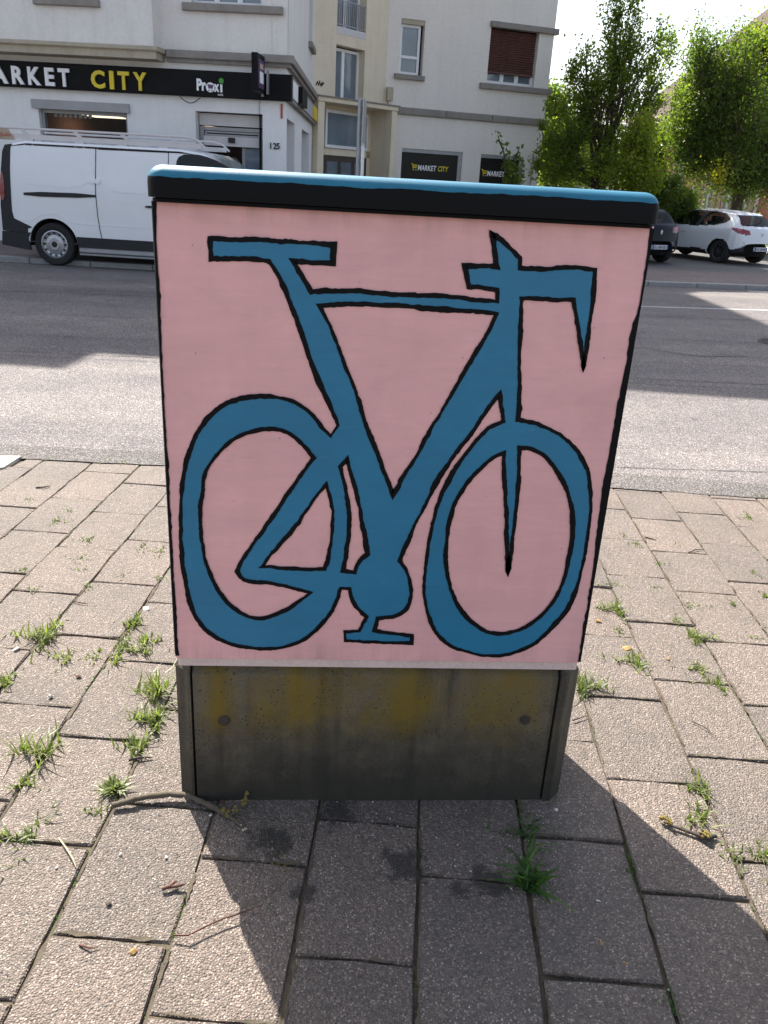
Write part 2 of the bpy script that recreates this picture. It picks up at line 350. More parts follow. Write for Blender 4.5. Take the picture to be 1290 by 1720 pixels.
M['inroom'] = simple('shop_interior_brown', (.40, .2, .15), .8, .35, 1.5, .4)
M['ceil'] = simple('shop_ceiling', (.3, .24, .2), .8)
M['lamp'] = emis('ceiling_light_panel', (1, .85, .62), .85)
M['whitecar'] = simple('white_car_paint', (.66, .68, .71), .3, .02, 2, coat=.6)
M['whitevan'] = simple('white_van_paint', (.78, .79, .81), .33, .03, 2, coat=.5)
M['blackcar'] = simple('blue_black_car_paint', (.006, .007, .014), .35, .1, 3, coat=.12, spec=.15)
M['plastic'] = simple('grey_black_plastic', (.028, .028, .03), .6, .15, 30, spec=.25)
M['tyre'] = simple('tyre_rubber', (.013, .013, .013), .8, .2, 30)
M['rim'] = simple('silver_rim', (.42, .43, .45), .35, .1, 9, metal=.7)
M['darkrim'] = simple('dark_rim', (.10, .10, .105), .35, .1, 9, metal=.6)
M['rack'] = simple('white_rack_metal', (.6, .57, .57), .45, .06)
M['tail'] = simple('red_tail_light', (.22, .006, .012), .15, .2, 30, coat=.8)
M['plate'] = simple('number_plate_white', (.62, .64, .68), .5, .04)
M['plateb'] = simple('number_plate_blue', (.02, .06, .3), .5)
M['ink'] = simple('black_ink', (.01, .01, .012), .6)
M['chrome'] = simple('chrome_emblem', (.6, .6, .62), .2, .05, metal=.9)
M['seat'] = simple('car_interior', (.03, .03, .032), .9)
M['galv'] = simple('galvanised_pole', (.36, .37, .38), .45, .1, 12, metal=.5)
M['pinkhouse'] = simple('pink_house_render', (.52, .21, .19), .9, .1, 1.2, .15, bmp=.2, streak=.2)
M['trim'] = simple('sandstone_trim', (.42, .34, .25), .9, .15, 3)
def tile_mat():
    m, t, b = newmat('roof_tiles'); p = opos(t)
    br = N(t, 'ShaderNodeTexBrick'); br.inputs['Scale'].default_value = 1; br.inputs['Brick Width'].default_value = .2; br.inputs['Row Height'].default_value = .3
    br.inputs['Mortar Size'].default_value = .018; br.inputs['Color1'].default_value = (.14, .075, .05, 1); br.inputs['Color2'].default_value = (.20, .125, .085, 1); br.inputs['Mortar'].default_value = (.05, .035, .028, 1)
    t.links.new(p, br.inputs['Vector']); col = mixc(t, .5, br.outputs[0], ramp(t, noise(t, 2, 5, .7, p), [(.3, (.10, .082, .07)), (.7, (.19, .15, .125))]))
    t.links.new(col, b.inputs['Base Color']); b.inputs['Roughness'].default_value = .85; return m
M['tiles'] = tile_mat()
def leaf_mat(name, a, b_, tr):
    m, t, b = newmat(name)
    g = t.nodes.new('ShaderNodeNewGeometry'); col = ramp(t, g.outputs['Random Per Island'], [(0, a), (.6, tuple((x+y)/2 for x, y in zip(a, b_))), (1, b_)])
    big = ramp(t, noise(t, .9, 3, .5, wpos(t)), [(.35, (.75, .8, .75)), (.7, (1.2, 1.15, 1.1))]); col = mixc(t, 1.0, col, big, 'MULTIPLY')
    t.links.new(col, b.inputs['Base Color']); b.inputs['Roughness'].default_value = .45; b.inputs['Specular IOR Level'].default_value = .35
    tn = t.nodes.new('ShaderNodeBsdfTranslucent'); tc = mixc(t, 1.0, col, (1.6, 1.95, .6), 'MULTIPLY'); t.links.new(tc, tn.inputs[0])
    mx = t.nodes.new('ShaderNodeMixShader'); mx.inputs[0].default_value = tr
    t.links.new(b.outputs[0], mx.inputs[1]); t.links.new(tn.outputs[0], mx.inputs[2]); t.links.new(mx.outputs[0], t.nodes['Material Output'].inputs[0]); return m
M['leaf'] = leaf_mat('leaf_mid_green', (.10, .14, .028), (.19, .21, .05), .6)
M['leafy'] = leaf_mat('leaf_yellow_green', (.13, .165, .025), (.22, .23, .04), .62)
M['leafd'] = leaf_mat('leaf_dark_green', (.07, .105, .024), (.135, .165, .04), .55)
M['leafgold'] = leaf_mat('leaf_golden', (.2, .18, .015), (.32, .27, .03), .5)
M['grass'] = leaf_mat('grass_blade', (.10, .13, .045), (.22, .235, .11), .4)
M['grassd'] = leaf_mat('grass_blade_dark', (.04, .09, .025), (.08, .15, .04), .4)
M['dry'] = leaf_mat('dry_grass', (.2, .15, .06), (.33, .27, .13), .3)
M['bark'] = simple('tree_bark', (.075, .055, .042), .95, .3, 6, .5, bmp=.6)
M['twig'] = simple('grey_brown_bark', (.105, .085, .058), .9, .3, 40, .5, bmp=.6, bdist=.002)
M['twigd'] = simple('dark_twig_bark', (.06, .045, .038), .9, .3, 60, .4)
M['lichen'] = simple('yellow_lichen', (.28, .21, .05), .95, .4, 90, .5, bmp=.8)
M['wood'] = simple('pale_broken_wood', (.45, .36, .24), .9, .2, 80)
M['rust'] = simple('red_brown_bark', (.12, .055, .036), .85, .3, 80)
M['pale'] = simple('pale_litter', (.6, .56, .5), .8, .1, 50)
M['tanleaf'] = simple('dry_leaf', (.30, .17, .06), .8, .3, 60)
M['lawn'] = simple('lawn_ground', (.09, .12, .03), .95, .3, 2, .5)
M['base'] = simple('earth_ground', (.16, .15, .13), .95, .2, .5)

# ------------------------------------------------------------------ ground
g = MB(); g.add([(-400, -400, -.12), (400, -400, -.12), (400, 900, -.12), (-400, 900, -.12)], [(0, 1, 2, 3)]); struct(g.build('ground', M['base']))
NE = lambda x: 2.76 - .052*(x+1.1) if x < 1.2 else 2.64 - .12*(x-1.2)        # near edge of the carriageway
KX = [(-45, 15.6), (-5.6, 12.62), (-3.1, 12.42), (0, 12.6), (3, 13.15), (5.9, 13.72), (8.4, 13.96), (14, 14.7), (45, 19)]
def kerb_y(x):
    for (a, b), (c, d) in zip(KX, KX[1:]):
        if a <= x <= c: return b + (d-b)*(x-a)/(c-a)
    return 16
xs = [-45, -20, -8, -5.6, -4, -3.1, -2, -1, 0, 1.2, 2, 3, 5.9, 8.4, 14, 25, 45]
g = MB()
for a, b in zip(xs, xs[1:]): g.add([(a, NE(a)+.02, 0), (b, NE(b)+.02, 0), (b, kerb_y(b)+.05, 0), (a, kerb_y(a)+.05, 0)], [(0, 1, 2, 3)])
road = struct(g.build('road', M['road']))
g = MB()
def wob_strip(f0, f1, z, x0, x1, st, amp, seed):
    rr = random.Random(seed); out = MB(); x = x0; rows = []
    while x <= x1: rows.append((x, f0(x)+rr.uniform(-amp, amp), f1(x)+rr.uniform(-amp, amp))); x += st
    for (a, p, q), (b, p2, q2) in zip(rows, rows[1:]): out.add([(a, p, z), (b, p2, z), (b, q2, z), (a, q, z)], [(0, 1, 2, 3)])
    return out
struct(wob_strip(lambda x: NE(x)-.02, lambda x: NE(x)+.24+.03*math.sin(x*1.3), .004, -9, 9, .12, .008, 3).build('gutter', M['gutter']))
cracks = MB()
def wander(pts, w, seed, z=.0035):
    rr = random.Random(seed); out = []
    for (a, b), (c, d) in zip(pts, pts[1:]):
        n = max(2, int(math.hypot(c-a, d-b)/.09))
        for i in range(n): out.append((a+(c-a)*i/n, b+(d-b)*i/n + rr.gauss(0, .006)))
    for (a, b), (c, d) in zip(out, out[1:]): 
        w2 = w*rr.uniform(.5, 1.2); cracks.add([(a, b-w2, z), (c, d-w2, z), (c, d+w2, z), (a, b+w2, z)], [(0, 1, 2, 3)])
for i, (ya, yb, w) in enumerate(((5.75, 5.45, .006), (5.62, 5.2, .004), (7.6, 7.9, .006), (9.2, 9.9, .01), (3.02, 2.92, .004), (6.5, 6.3, .004))):
    wander([(-7, ya), (-2, (ya*2+yb)/3), (3, (ya+yb*2)/3), (9, yb)], w, i)
wander([(2.6, 7.0), (3.4, 7.15), (3.9, 6.8), (4.6, 6.95)], .008, 31); wander([(3.4, 7.15), (3.6, 8.0), (3.9, 8.4)], .006, 32)
stuff(cracks.build('road_cracks', M['crack']))
a, b = at_z(1075, 515), at_z(1225, 519.5)
u = (b-a).normalized(); g = MB(); q = Vector((-u.y, u.x, 0))*.045; a2 = a-u*5; b2 = b+u*3
g.add([a2-q+Vector((0,0,.004)), b2-q+Vector((0,0,.004)), b2+q+Vector((0,0,.004)), a2+q+Vector((0,0,.004))], [(0, 1, 2, 3)])
a, b = at_z(1256, 489), at_z(1290, 491); u = (b-a).normalized(); q = Vector((-u.y, u.x, 0))*.06; z4 = Vector((0, 0, .004))
g.add([a-q+z4, b+u*4-q+z4, b+u*4+q+z4, a+q+z4], [(0, 1, 2, 3)])
struct(g.build('road_marking', M['line']))
# manhole / bit of cover at the right edge of the road
p = at_z(1292, 576); t_ = thing('manhole_cover', 'round iron cover in the road at the right edge of the photo', 'manhole cover', Frame(p.x+.22, p.y, 0))
MB().lathe([(.33, -.01), (.33, .006), (.30, .007), (.30, .003)], 28, Matrix.Rotation(-PI/2, 4, 'X') @ Matrix.Scale(-1, 4, (0, 1, 0))).build('rim', M['steel'], t_)
MB().lathe([(.295, -.01), (.295, .005), (.001, .005)], 28, Matrix.Rotation(-PI/2, 4, 'X') @ Matrix.Scale(-1, 4, (0, 1, 0))).build('lid', M['crack'], t_)

# pavement slabs, each its own piece
pav = bpy.data.objects.new('pavement', None); COL.objects.link(pav); struct(pav, 'exposed aggregate slab pavement')
g = MB()
xs2 = [-9, -6, -3, 0, 1.2, 3, 6, 9]
for a, b in zip(xs2, xs2[1:]): g.add([(a, -6, -.009), (b, -6, -.009), (b, NE(b)+.03, -.009), (a, NE(a)+.03, -.009)], [(0, 1, 2, 3)])
g.build('joint_soil', M['soil'], pav)
TH = R(-6.6); e1 = Vector((math.cos(TH), math.sin(TH), 0)); e2 = Vector((-math.sin(TH), math.cos(TH), 0))
PU, PL = .2752, .418; stag = {0: -.089, 1: -.223}
def slab_mesh(poly, seed, z=0.0, tilt=(0, 0)):
    rr = random.Random(seed); n = len(poly); cx = sum(p[0] for p in poly)/n; cy = sum(p[1] for p in poly)/n
    def ring(ins, zz):
        out = []
        for k, (x, y) in enumerate(poly):
            px, py = poly[k-1]; qx, qy = poly[(k+1) % n]
            d1 = Vector((px-x, py-y)).normalized(); d2 = Vector((qx-x, qy-y)).normalized(); bi = d1+d2
            o = bi*ins if bi.length > .2 else Vector((0, 0))
            out.append((x+o.x-cx, y+o.y-cy, zz + tilt[0]*(x-cx) + tilt[1]*(y-cy)))
        return out
    # subdivide edges so that they are a little ragged
    m = MB(); A = ring(0.001, -.05); B = ring(.001, z-.005); C = ring(.0055, z)
    m.add(A+B+C, [(i, (i+1) % n, n+(i+1) % n, n+i) for i in range(n)] + [(n+i, n+(i+1) % n, 2*n+(i+1) % n, 2*n+i) for i in range(n)] + [tuple(2*n+i for i in range(n))])
    return m, (cx, cy)
def clip(poly, f):                               # keep f(x,y) >= 0
    out = []
    for i, p_ in enumerate(poly):
        q_ = poly[(i+1) % len(poly)]; a_, b_ = f(*p_), f(*q_)
        if a_ >= 0: out.append(p_)
        if a_*b_ < 0: t = a_/(a_-b_); out.append((p_[0]+(q_[0]-p_[0])*t, p_[1]+(q_[1]-p_[1])*t))
    return out
def visible(x, y):
    d = Vector((x, y, 0))-CAM; z = d.dot(fw)
    if z <= .1: return False
    return abs(d.dot(rt)/z*FPX) < 760 and abs(d.dot(dn)/z*FPX) < 1000
slabs = []
for k in range(-34, 35):
    so_ = stag[k % 2] + random.Random(k).uniform(-.02, .02)
    for n_ in range(-14, 14):
        rr = random.Random(k*97+n_)
        gap = .0016 if n_ > 2 else .0028 if n_ > -1 else .0042
        u0 = -.149+PU*k+gap+rr.uniform(-.0015, .002); u1 = -.149+PU*(k+1)-gap-rr.uniform(-.0015, .002); v0 = so_+PL*n_+gap+rr.uniform(-.002, .003); v1 = so_+PL*(n_+1)-gap-rr.uniform(-.002, .003)
        rr2 = .004
        quad = [(u0, v0), (u1, v0), (u1, v1), (u0, v1)]
        seg = []
        for i in range(4):                       # one ragged midpoint per side
            (a, b), (c, d) = quad[i], quad[(i+1) % 4]; seg += [(a+rr.uniform(-rr2, rr2)*.4, b+rr.uniform(-rr2, rr2)*.4), ((a+c)/2+rr.uniform(-rr2, rr2)*.45, (b+d)/2+rr.uniform(-rr2, rr2)*.45)]
        poly = [tuple((e1*a+e2*b).xy) for a, b in seg]
        cx = sum(p[0] for p in poly)/8; cy = sum(p[1] for p in poly)/8
        if cy > NE(cx)+.3 or cy < -1.9 or abs(cx) > 5.5: continue
        seen = any(visible(cx+dx, cy+dy) for dx in (-.25, 0, .25) for dy in (-.35, 0, .35))
        poly = clip(poly, lambda x, y: NE(x)+.004-y)
        if cx < -1.6: poly = clip(poly, lambda x, y: (x+1.885) + .25*(2.72-y) if y > 2.5 else 1)
        if len(poly) < 3: continue
        slabs.append(((Vector((cx, cy, 0))-CAM).length + (0 if seen else 100), poly, k*97+n_))
slabs.sort(key=lambda s: s[0])
rest = MB()
for i, (d_, poly, sd) in enumerate(slabs):
    rr = random.Random(sd+5000); m, (cx, cy) = slab_mesh(poly, sd, rr.uniform(-.0025, .0025), (rr.gauss(0, .004), rr.gauss(0, .004)))
    if i < 300:
        o = m.build('paving_slab', M['slab'], pav); o.location = (cx, cy, 0)
    else: rest.add([(x+cx, y+cy, z) for x, y, z in m.v], m.f)
if rest.v: stuff(rest.build('far_paving_slabs', M['slab'], pav))
dirt = MB(); rr = random.Random(21)
for d_, poly, sd in slabs:
    if len(poly) != 8 or d_ > 50: continue
    for k in (0, 6):                                   # along one long and one short side
        a, b, c = Vector(poly[k]), Vector(poly[k+1]), Vector(poly[(k+2) % 8])
        for p_, q_ in ((a, b), (b, c)):
            t = rr.uniform(0, .3); ln = (q_-p_).length; u_ = (q_-p_).normalized(); n_ = Vector((-u_.y, u_.x))
            while t < .95:
                t1 = min(1, t+rr.uniform(.03, .16)/ln); kk = max(2, int((t1-t)*ln/.012)); w0 = rr.uniform(.0015, .0065); row = []
                for i in range(kk+1):
                    f = i/kk; ww = w0*math.sin(PI*min(1, max(.04, f)))**.5; m_ = p_+(q_-p_)*(t+(t1-t)*f)
                    row.append((m_+n_*ww*rr.uniform(.3, 1.4), m_-n_*ww*rr.uniform(.3, 1.4)))
                for (x0, y0), (x1, y1) in zip(row, row[1:]): dirt.add([(*x0, .0032), (*x1, .0032), (*y1, .0032), (*y0, .0032)], [(0, 1, 2, 3)])
                t = t1+rr.uniform(.02, .25)/ln*1.2
stuff(dirt.build('joint_dirt', M['soil']))
# pale kerb block at left
A = [at_z(-90, 768), at_z(36, 769), at_z(6, 788), at_z(-120, 800)]
g = MB(); g.add([(p.x, p.y, -.05) for p in A]+[(p.x, p.y, .012) for p in A], [(4, 5, 6, 7)]+[(i, (i+1) % 4, 4+(i+1) % 4, 4+i) for i in range(4)])
tag(g.build('kerb_block', M['palekerb']), 'pale concrete block set flush beside the road at the left edge', 'kerb block')

# far kerb of separate stones, far pavement, parking ground
fk = bpy.data.objects.new('far_kerb', None); COL.objects.link(fk); struct(fk, 'granite kerb on the far side of the road')
x = -14.0
while x < 18:
    L_ = 1.0 + random.uniform(-.03, .03); a = Vector((x, kerb_y(x), 0)); b = Vector((x+L_, kerb_y(x+L_), 0)); u = (b-a).normalized(); ln = (b-a).length
    g = MB(); g.cbox((.006, 0, -.05), (ln-.006, .15, .085+random.uniform(-.004, .004)), .012)
    o = g.build('kerb_stone', M['kerb'], fk); o.location = a; o.rotation_euler = (0, 0, math.atan2(u.y, u.x)); x += L_
g = MB()
for a, b in zip(xs, xs[1:]): 
    ya, yb = (60 if a < 2.9 else kerb_y(a)+2.6), (60 if b < 3 else kerb_y(b)+2.6)
    if a < 2.9 <= b or b == 3: ya = yb = 60
    g.add([(a, kerb_y(a)+.15, .08), (b, kerb_y(b)+.15, .08), (b, yb, .08), (a, ya, .08)], [(0, 1, 2, 3)])
struct(g.build('far_pavement', M['pinkpave']))
g = MB(); xp = [3, 5.9, 8.4, 14, 25, 45]
for a, b in zip(xp, xp[1:]): g.add([(a, kerb_y(a)+2.6, .02), (b, kerb_y(b)+2.6, .02), (b, 26.5, .02), (a, 26.5, .02)], [(0, 1, 2, 3)])
struct(g.build('parking_ground', M['parking']))
g = MB(); g.add([(3, 26.5, .03), (60, 26.5, .03), (60, 29, .03), (3, 29, .03)], [(0, 1, 2, 3)]); struct(g.build('back_path', M['palekerb']))
g = MB(); g.add([(3, 29, .04), (90, 29, .04), (90, 90, .04), (3, 90, .04)], [(0, 1, 2, 3)]); struct(g.build('lawn', M['lawn']))

# ------------------------------------------------------------------ buildings
def wall(fr, s0, s1, z0, z1, holes, mat, parent, name='wall', depth=.22, y=0.0, thick=None, back=True):
    """front sheet with rectangular openings and their reveals (local frame)"""
    hs = [(min(a, c), min(b, d), max(a, c), max(b, d)) for a, b, c, d in holes]
    X = sorted({s0, s1, *[v for h in hs for v in (h[0], h[2])]}); Z = sorted({z0, z1, *[v for h in hs for v in (h[1], h[3])]})
    X = [v for v in X if s0 <= v <= s1]; Z = [v for v in Z if z0 <= v <= z1]; g = MB()
    for a, b in zip(X, X[1:]):
        for c, d in zip(Z, Z[1:]):
            mx, mz = (a+b)/2, (c+d)/2
            if any(h[0] < mx < h[2] and h[1] < mz < h[3] for h in hs): continue
            g.add([(a, y, c), (b, y, c), (b, y, d), (a, y, d)], [(0, 1, 2, 3)])
    for h in hs:
        a, c, b, d = h; d = min(d, z1); c = max(c, z0)
        g.add([(a, y, c), (a, y+depth, c), (a, y+depth, d), (a, y, d)], [(0, 1, 2, 3)]); g.add([(b, y, c), (b, y+depth, c), (b, y+depth, d), (b, y, d)], [(0, 1, 2, 3)])
        g.add([(a, y, d), (b, y, d), (b, y+depth, d), (a, y+depth, d)], [(0, 1, 2, 3)]); g.add([(a, y, c), (b, y, c), (b, y+depth, c), (a, y+depth, c)], [(0, 1, 2, 3)])
    if back: bk = MB(); bk.add([(s0+.02, y+depth+.04, z0), (s1-.02, y+depth+.04, z0), (s1-.02, y+depth+.04, z1), (s0+.02, y+depth+.04, z1)], [(0, 1, 2, 3)]); bk.build('sun_block_sheet', M['darkgap'], parent, fr)  # dark sheet added behind the openings to stop sun leaking through
    return g.build(name, mat, parent, fr)
def window(fr, s0, z0, s1, z1, parent, y=.14, fw_=.06, vbars=(), hbars=(), glassm=None, frm=None, name='window', curtain=False):
    frm = frm or M['pvc']; g = MB(); d = .06
    g.box((s0, y, z0), (s0+fw_, y+d, z1)); g.box((s1-fw_, y, z0), (s1, y+d, z1)); g.box((s0+fw_, y, z1-fw_), (s1-fw_, y+d, z1)); g.box((s0+fw_, y, z0), (s1-fw_, y+d, z0+fw_*1.1))
    for f in vbars: xx = s0+(s1-s0)*f; g.box((xx-fw_*.75, y+.004, z0+fw_*1.1), (xx+fw_*.75, y+d, z1-fw_))
    for f in hbars: zz = z0+(z1-z0)*f; g.box((s0+fw_, y+.006, zz-fw_*.5), (s1-fw_, y+d, zz+fw_*.5))
    o = g.build(name, frm, parent, fr)
    p = MB(); p.add([(s0+fw_*.5, y+d*.6, z0+fw_*.5), (s1-fw_*.5, y+d*.6, z0+fw_*.5), (s1-fw_*.5, y+d*.6, z1-fw_*.5), (s0+fw_*.5, y+d*.6, z1-fw_*.5)], [(0, 1, 2, 3)])
    pn = p.build('pane', glassm or M['glass'], None); pn.parent = o
    return o
def sill(fr, s0, s1, z0, z1, parent, y0=-.1, y1=.14, mat=None, name='sill'):
    g = MB(); g.cbox((s0, y0, z0), (s1, y1, z1), .012); return g.build(name, mat or M['stone'], parent, fr)

# ---- A/B: corner shop
tA = 16.5; cA = CAM + ray(480, 270)*(tA/ray(480, 270).y)
FA = Frame(cA.x, cA.y, -8.0)
FB = Frame(cA.x, cA.y, 87.3)
shop = thing('shop_building', 'grey white corner building with the market shop on its ground floor', 'building')
zs = lambda fr, px, py, off=0: fr.px(px, py, off)
sgl, sgr = FA.px(0, 124)[0]-2.2, 0.02
zt_, zb_ = FA.px(240, 114.2)[1], FA.px(240, 158)[1]              # sign board top and bottom
zc0, zc1 = FA.px(380, 104)[1], FA.px(380, 89)[1]                 # cornice
wx0, wz1 = FA.px(64, 180); wx1, _ = FA.px(213, 186)
dx0, dz1 = FA.px(328, 186); dx1, _ = FA.px(441, 190)
sx0, sz_ = FA.px(315, 8, 0); sx1, _ = FA.px(438, 8)
hA = [(wx0, .75, wx1, wz1), (dx0, .0, dx1, dz1), (wx0-7, .75, wx0-4, wz1)]
wall(FA, -17, 0, 0, zc0, hA, M['white'], shop, depth=.32, back=False)
s_up0, _ = FA.px(308, 20); s_up1, zsl = FA.px(474, 26)
hU = [(s_up0+.15, zsl+.12, s_up1-.35, zsl+1.75), (s_up0+.15, zsl+3.0, s_up1-.35, zsl+4.7)]
bayc = FA.px(258, 75, -.45)[0]
wall(FA, bayc-.02, 0, zc0, 10.6, hU, M['render'], shop)
window(FA, *hU[0], shop, vbars=(.33, .66)); window(FA, *hU[1], shop, vbars=(.33, .66))
sill(FA, s_up0, s_up1+.02, zsl, zsl+.12, shop)
# bay projecting at left
zb1, zb0 = FA.px(130, 71, -.5)[1], FA.px(130, 92, -.5)[1]
b0, _ = FA.px(58, 2, -.45); b1, bz = FA.px(168, 3, -.45)
hb = [(b0+.1, bz+.02, b1-.1, bz+1.7), (b0+.1, bz+3.0, b1-.1, bz+4.7)]
wall(FA, -17, bayc, zb1-.02, 10.6, hb, M['render'], shop, name='bay_wall', y=-.45)
g = MB(); g.add([(bayc, -.45, zb1-.02), (bayc, 0, zb1-.02), (bayc, 0, 10.6), (bayc, -.45, 10.6)], [(0, 1, 2, 3)]); g.build('bay_cheek', M['render'], shop, FA)
for h in hb: window(FA, *h, shop, y=-.3, vbars=(.5,))
sill(FA, b0, b1, bz-.09, bz+.02, shop, -.54, -.3)
sl_ = FA.px(265, 80, -.5)[0]
g = MB(); g.cbox((-17, -.52, zb0+.12), (sl_, .02, zb1), .015); g.box((-17, -.46, zb0), (sl_-.05, .01, zb0+.12)); g.build('bay_cornice', M['tan'], shop, FA)
g = MB(); g.cbox((sl_+.012, -.14, zc0+.01), (.14, .03, zc1), .015); g.box((sl_+.012, -.08, zc0-.05), (.08, .03, zc0+.01)); g.build('cornice', M['stone'], shop, FA)
# shop window with interior
g = MB(); g.box((wx0-.1, -.06, wz1-.02), (wx1+.06, .2, wz1+.13)); g.build('shutter_box', M['alu'], shop, FA)
wo = window(FA, wx0, .75, wx1, wz1-.02, shop, y=.1, fw_=.06, glassm=M['clear'], frm=M['alu'], name='shop_window')
room = MB(); rx0, rx1, rz = wx0-1.6, dx1+.0, 2.67
rq = rx1-1.75; RD = 13.0; room.add([(rx0, .33, rz), (rx1, .33, rz), (rx1, .33, 3.05), (rx0, .33, 3.05)], [(0, 1, 2, 3)]); room.add([(rx0, RD, 0), (rq, RD, 0), (rq, RD, rz), (rx0, RD, rz)], [(0, 1, 2, 3)]); room.add([(rx0, .33, 0), (rx0, RD, 0), (rx0, RD, rz), (rx0, .33, rz)], [(0, 1, 2, 3)]); room.add([(rx1, .33, 0), (rq, RD, 0), (rq, RD, rz), (rx1, .33, rz)], [(0, 1, 2, 3)])
room.add([(rx0, .33, .01), (rx1, .33, .01), (rq, RD, .01), (rx0, RD, .01)], [(0, 1, 2, 3)]); room.build('shop_interior', M['inroom'], shop, FA)
g = MB(); g.add([(rx0, .33, rz), (rx1, .33, rz), (rq, RD, rz), (rx0, RD, rz)], [(0, 1, 2, 3)]); cl = g.build('shop_ceiling', M['ceil'], shop, FA)
for (px, py, lw, ld) in ((104, 203, .75, 1.6), (170, 184.5, .6, .35), (172, 196, .8, 1.1), (188, 212, .5, 1.6), (84, 207, .4, 1.4), (410, 213, .25, .7), (355, 215, .25, .7)):
    q = at_z(px, py, rz-.03)-Vector((FA.x, FA.y, 0)); a, b = q.dot(FA.u), q.dot(FA.n)
    if not .5 < b < RD-.5: b = min(max(b, .6), RD-.8)
    g = MB(); g.box((a-lw/2, b-ld/2, rz-.03), (a+lw/2, b+ld/2, rz-.012)); o = g.build('ceiling_light', M['lamp'], None); o.parent = cl
for i in range(5):
    g = MB(); g.box((wx0-.4+i*.75, 3.2, .02), (wx0+.15+i*.75, 3.6, 1.75)); 
    for k in range(4): g.box((wx0-.42+i*.75, 3.16, .35+k*.4), (wx0+.17+i*.75, 3.2, .39+k*.4))
    g.build('shelf_unit', M['tan' if i % 2 else 'curtain'], shop, FA)
# hanging letters seen inside the window
for i in range(8):
    g = MB(); x0_ = wx0+.16+i*.095; g.box((x0_, .3, wz1-.13), (x0_+.06, .31, wz1-.05)); g.build('hanging_tag', M['letw'], shop, FA)
# automatic door
g = MB(); g.box((dx0+.02, .18, dz1-.22), (dx1-.02, .42, dz1-.02)); g.build('roller_shutter_box', M['rack'], shop, FA)
dm, dzm = FA.px(385, 214)
g = MB(); g.box((dx0+.06, .22, dz1-.30), (dx1-.02, .30, dz1-.24)); g.box((dx0+.02, .2, 0), (dx0+.09, .3, dz1-.24)); g.box((dx1-.09, .2, 0), (dx1-.02, .3, dz1-.24)); df = g.build('door_frame', M['alu'], shop, FA)
zl = FA.px(385, 230, .2)[1]; zl2 = FA.px(385, 246, .2)[1]
g = MB(); g.box((dx0+.1, .15, zl2), (dx1-.1, .3, zl)); g.build('door_drive_box', M['rack'], shop, FA)
g = MB(); g.box(((dx0+dx1)/2-.05, .11, zl2+.06), ((dx0+dx1)/2+.07, .15, zl2+.15)); g.build('door_sensor', M['ink'], shop, FA)
window(FA, dx0+.1, zl+.005, dx1-.1, dz1-.31, shop, y=.24, fw_=.03, glassm=M['clear'], frm=M['alu'], name='transom_window')
g = MB(); g.box((dx0+.1, .24, .05), (dx0+.15, .29, zl2-.01)); xm = (dx0+dx1)/2+.18
g.box((xm, .24, .05), (xm+.06, .29, zl2-.01)); dl = g.build('sliding_door', M['alu'], shop, FA)
g = MB(); g.add([(dx0+.15, .27, .05), (xm, .27, .05), (xm, .27, zl2-.01), (dx0+.15, .27, zl2-.01)], [(0, 1, 2, 3)]); o = g.build('pane', M['clear'], None); o.parent = dl
g = MB(); g.add([(xm+.06, .25, .05), (dx1-.1, .25, .05), (dx1-.1, .25, zl2-.01), (xm+.06, .25, zl2-.01)], [(0, 1, 2, 3)]); o = g.build('pane', M['glass'], None); o.parent = dl
a, b = FA.px(454, 250); c, d = FA.px(470, 240.5)
for i, ch in enumerate('125'): lettering('house_number', ch, a+.002+(c-a)*(0, .30, .66)[i], -.012, b, d-b, None, M['ink'], shop, FA, .01, .01)
a, b = FA.px(471.5, 199); c, d = FA.px(475, 175)
g = MB(); g.box((a, -.02, b), (c, .0, d)); g.build('red_strip', M['red'], shop, FA)
# main sign
sg = thing('shop_sign', 'long black fascia sign reading market city in white and yellow letters', 'sign')
g = MB(); g.cbox((sgl, -.14, zb_), (0.12, -.004, zt_), .01); g.build('sign_board', M['sign'], sg, FA)
lh0 = FA.px(100, 146, -.14)[1]; lh1 = FA.px(100, 115.5, -.14)[1]; lh = lh1-lh0
for ch, x0, x1, m_ in (('M', -62, -24, 'letw'), ('A', -17, 14, 'letw'), ('R', 21, 41, 'letw'), ('K', 48, 69, 'letw'), ('E', 76.5, 92, 'letw'), ('T', 99, 118, 'letw'), ('C', 154, 177, 'lety'), ('I', 185, 192, 'lety'), ('T', 199, 218, 'lety'), ('Y', 225, 247, 'lety')):
    xm = (x0+x1)/2; yb = 144+(xm-100)*.0575; z0_ = FA.px(xm, yb, -.15)[1]
    a = FA.px(x0, yb-15, -.15)[0]; b = FA.px(x1, yb-15, -.15)[0]
    lettering('letter', ch, a, -.17, lh0+.005, lh, b-a, M[m_], sg, FA, .035, .02)
a, z0_ = FA.px(330.5, 151, -.15); b, z1_ = FA.px(374, 135, -.15)
hh = z1_-z0_
lettering('brand_word', 'Pr', a, -.146, z0_-.01, hh*1.12, (b-a)*.36, M['letw'], sg, FA, .045, .004)
lettering('brand_word', 'x', a+(b-a)*.66, -.146, z0_-.015, hh*.72, (b-a)*.2, M['letw'], sg, FA, .045, .004)
lettering('brand_word', 'l', a+(b-a)*.9, -.146, z0_-.02, hh*.74, (b-a)*.08, M['letw'], sg, FA, .03, .004)
RX = lambda x, z, y: Matrix.Translation((x, y, z))
cxx, czz = a+(b-a)*.52, z0_+hh*.3
MB().lathe([(.001, -.004), (hh*.46, -.004), (hh*.46, .004)], 24, RX(cxx, czz, -.146)).build('brand_disc', M['letw'], sg, FA)
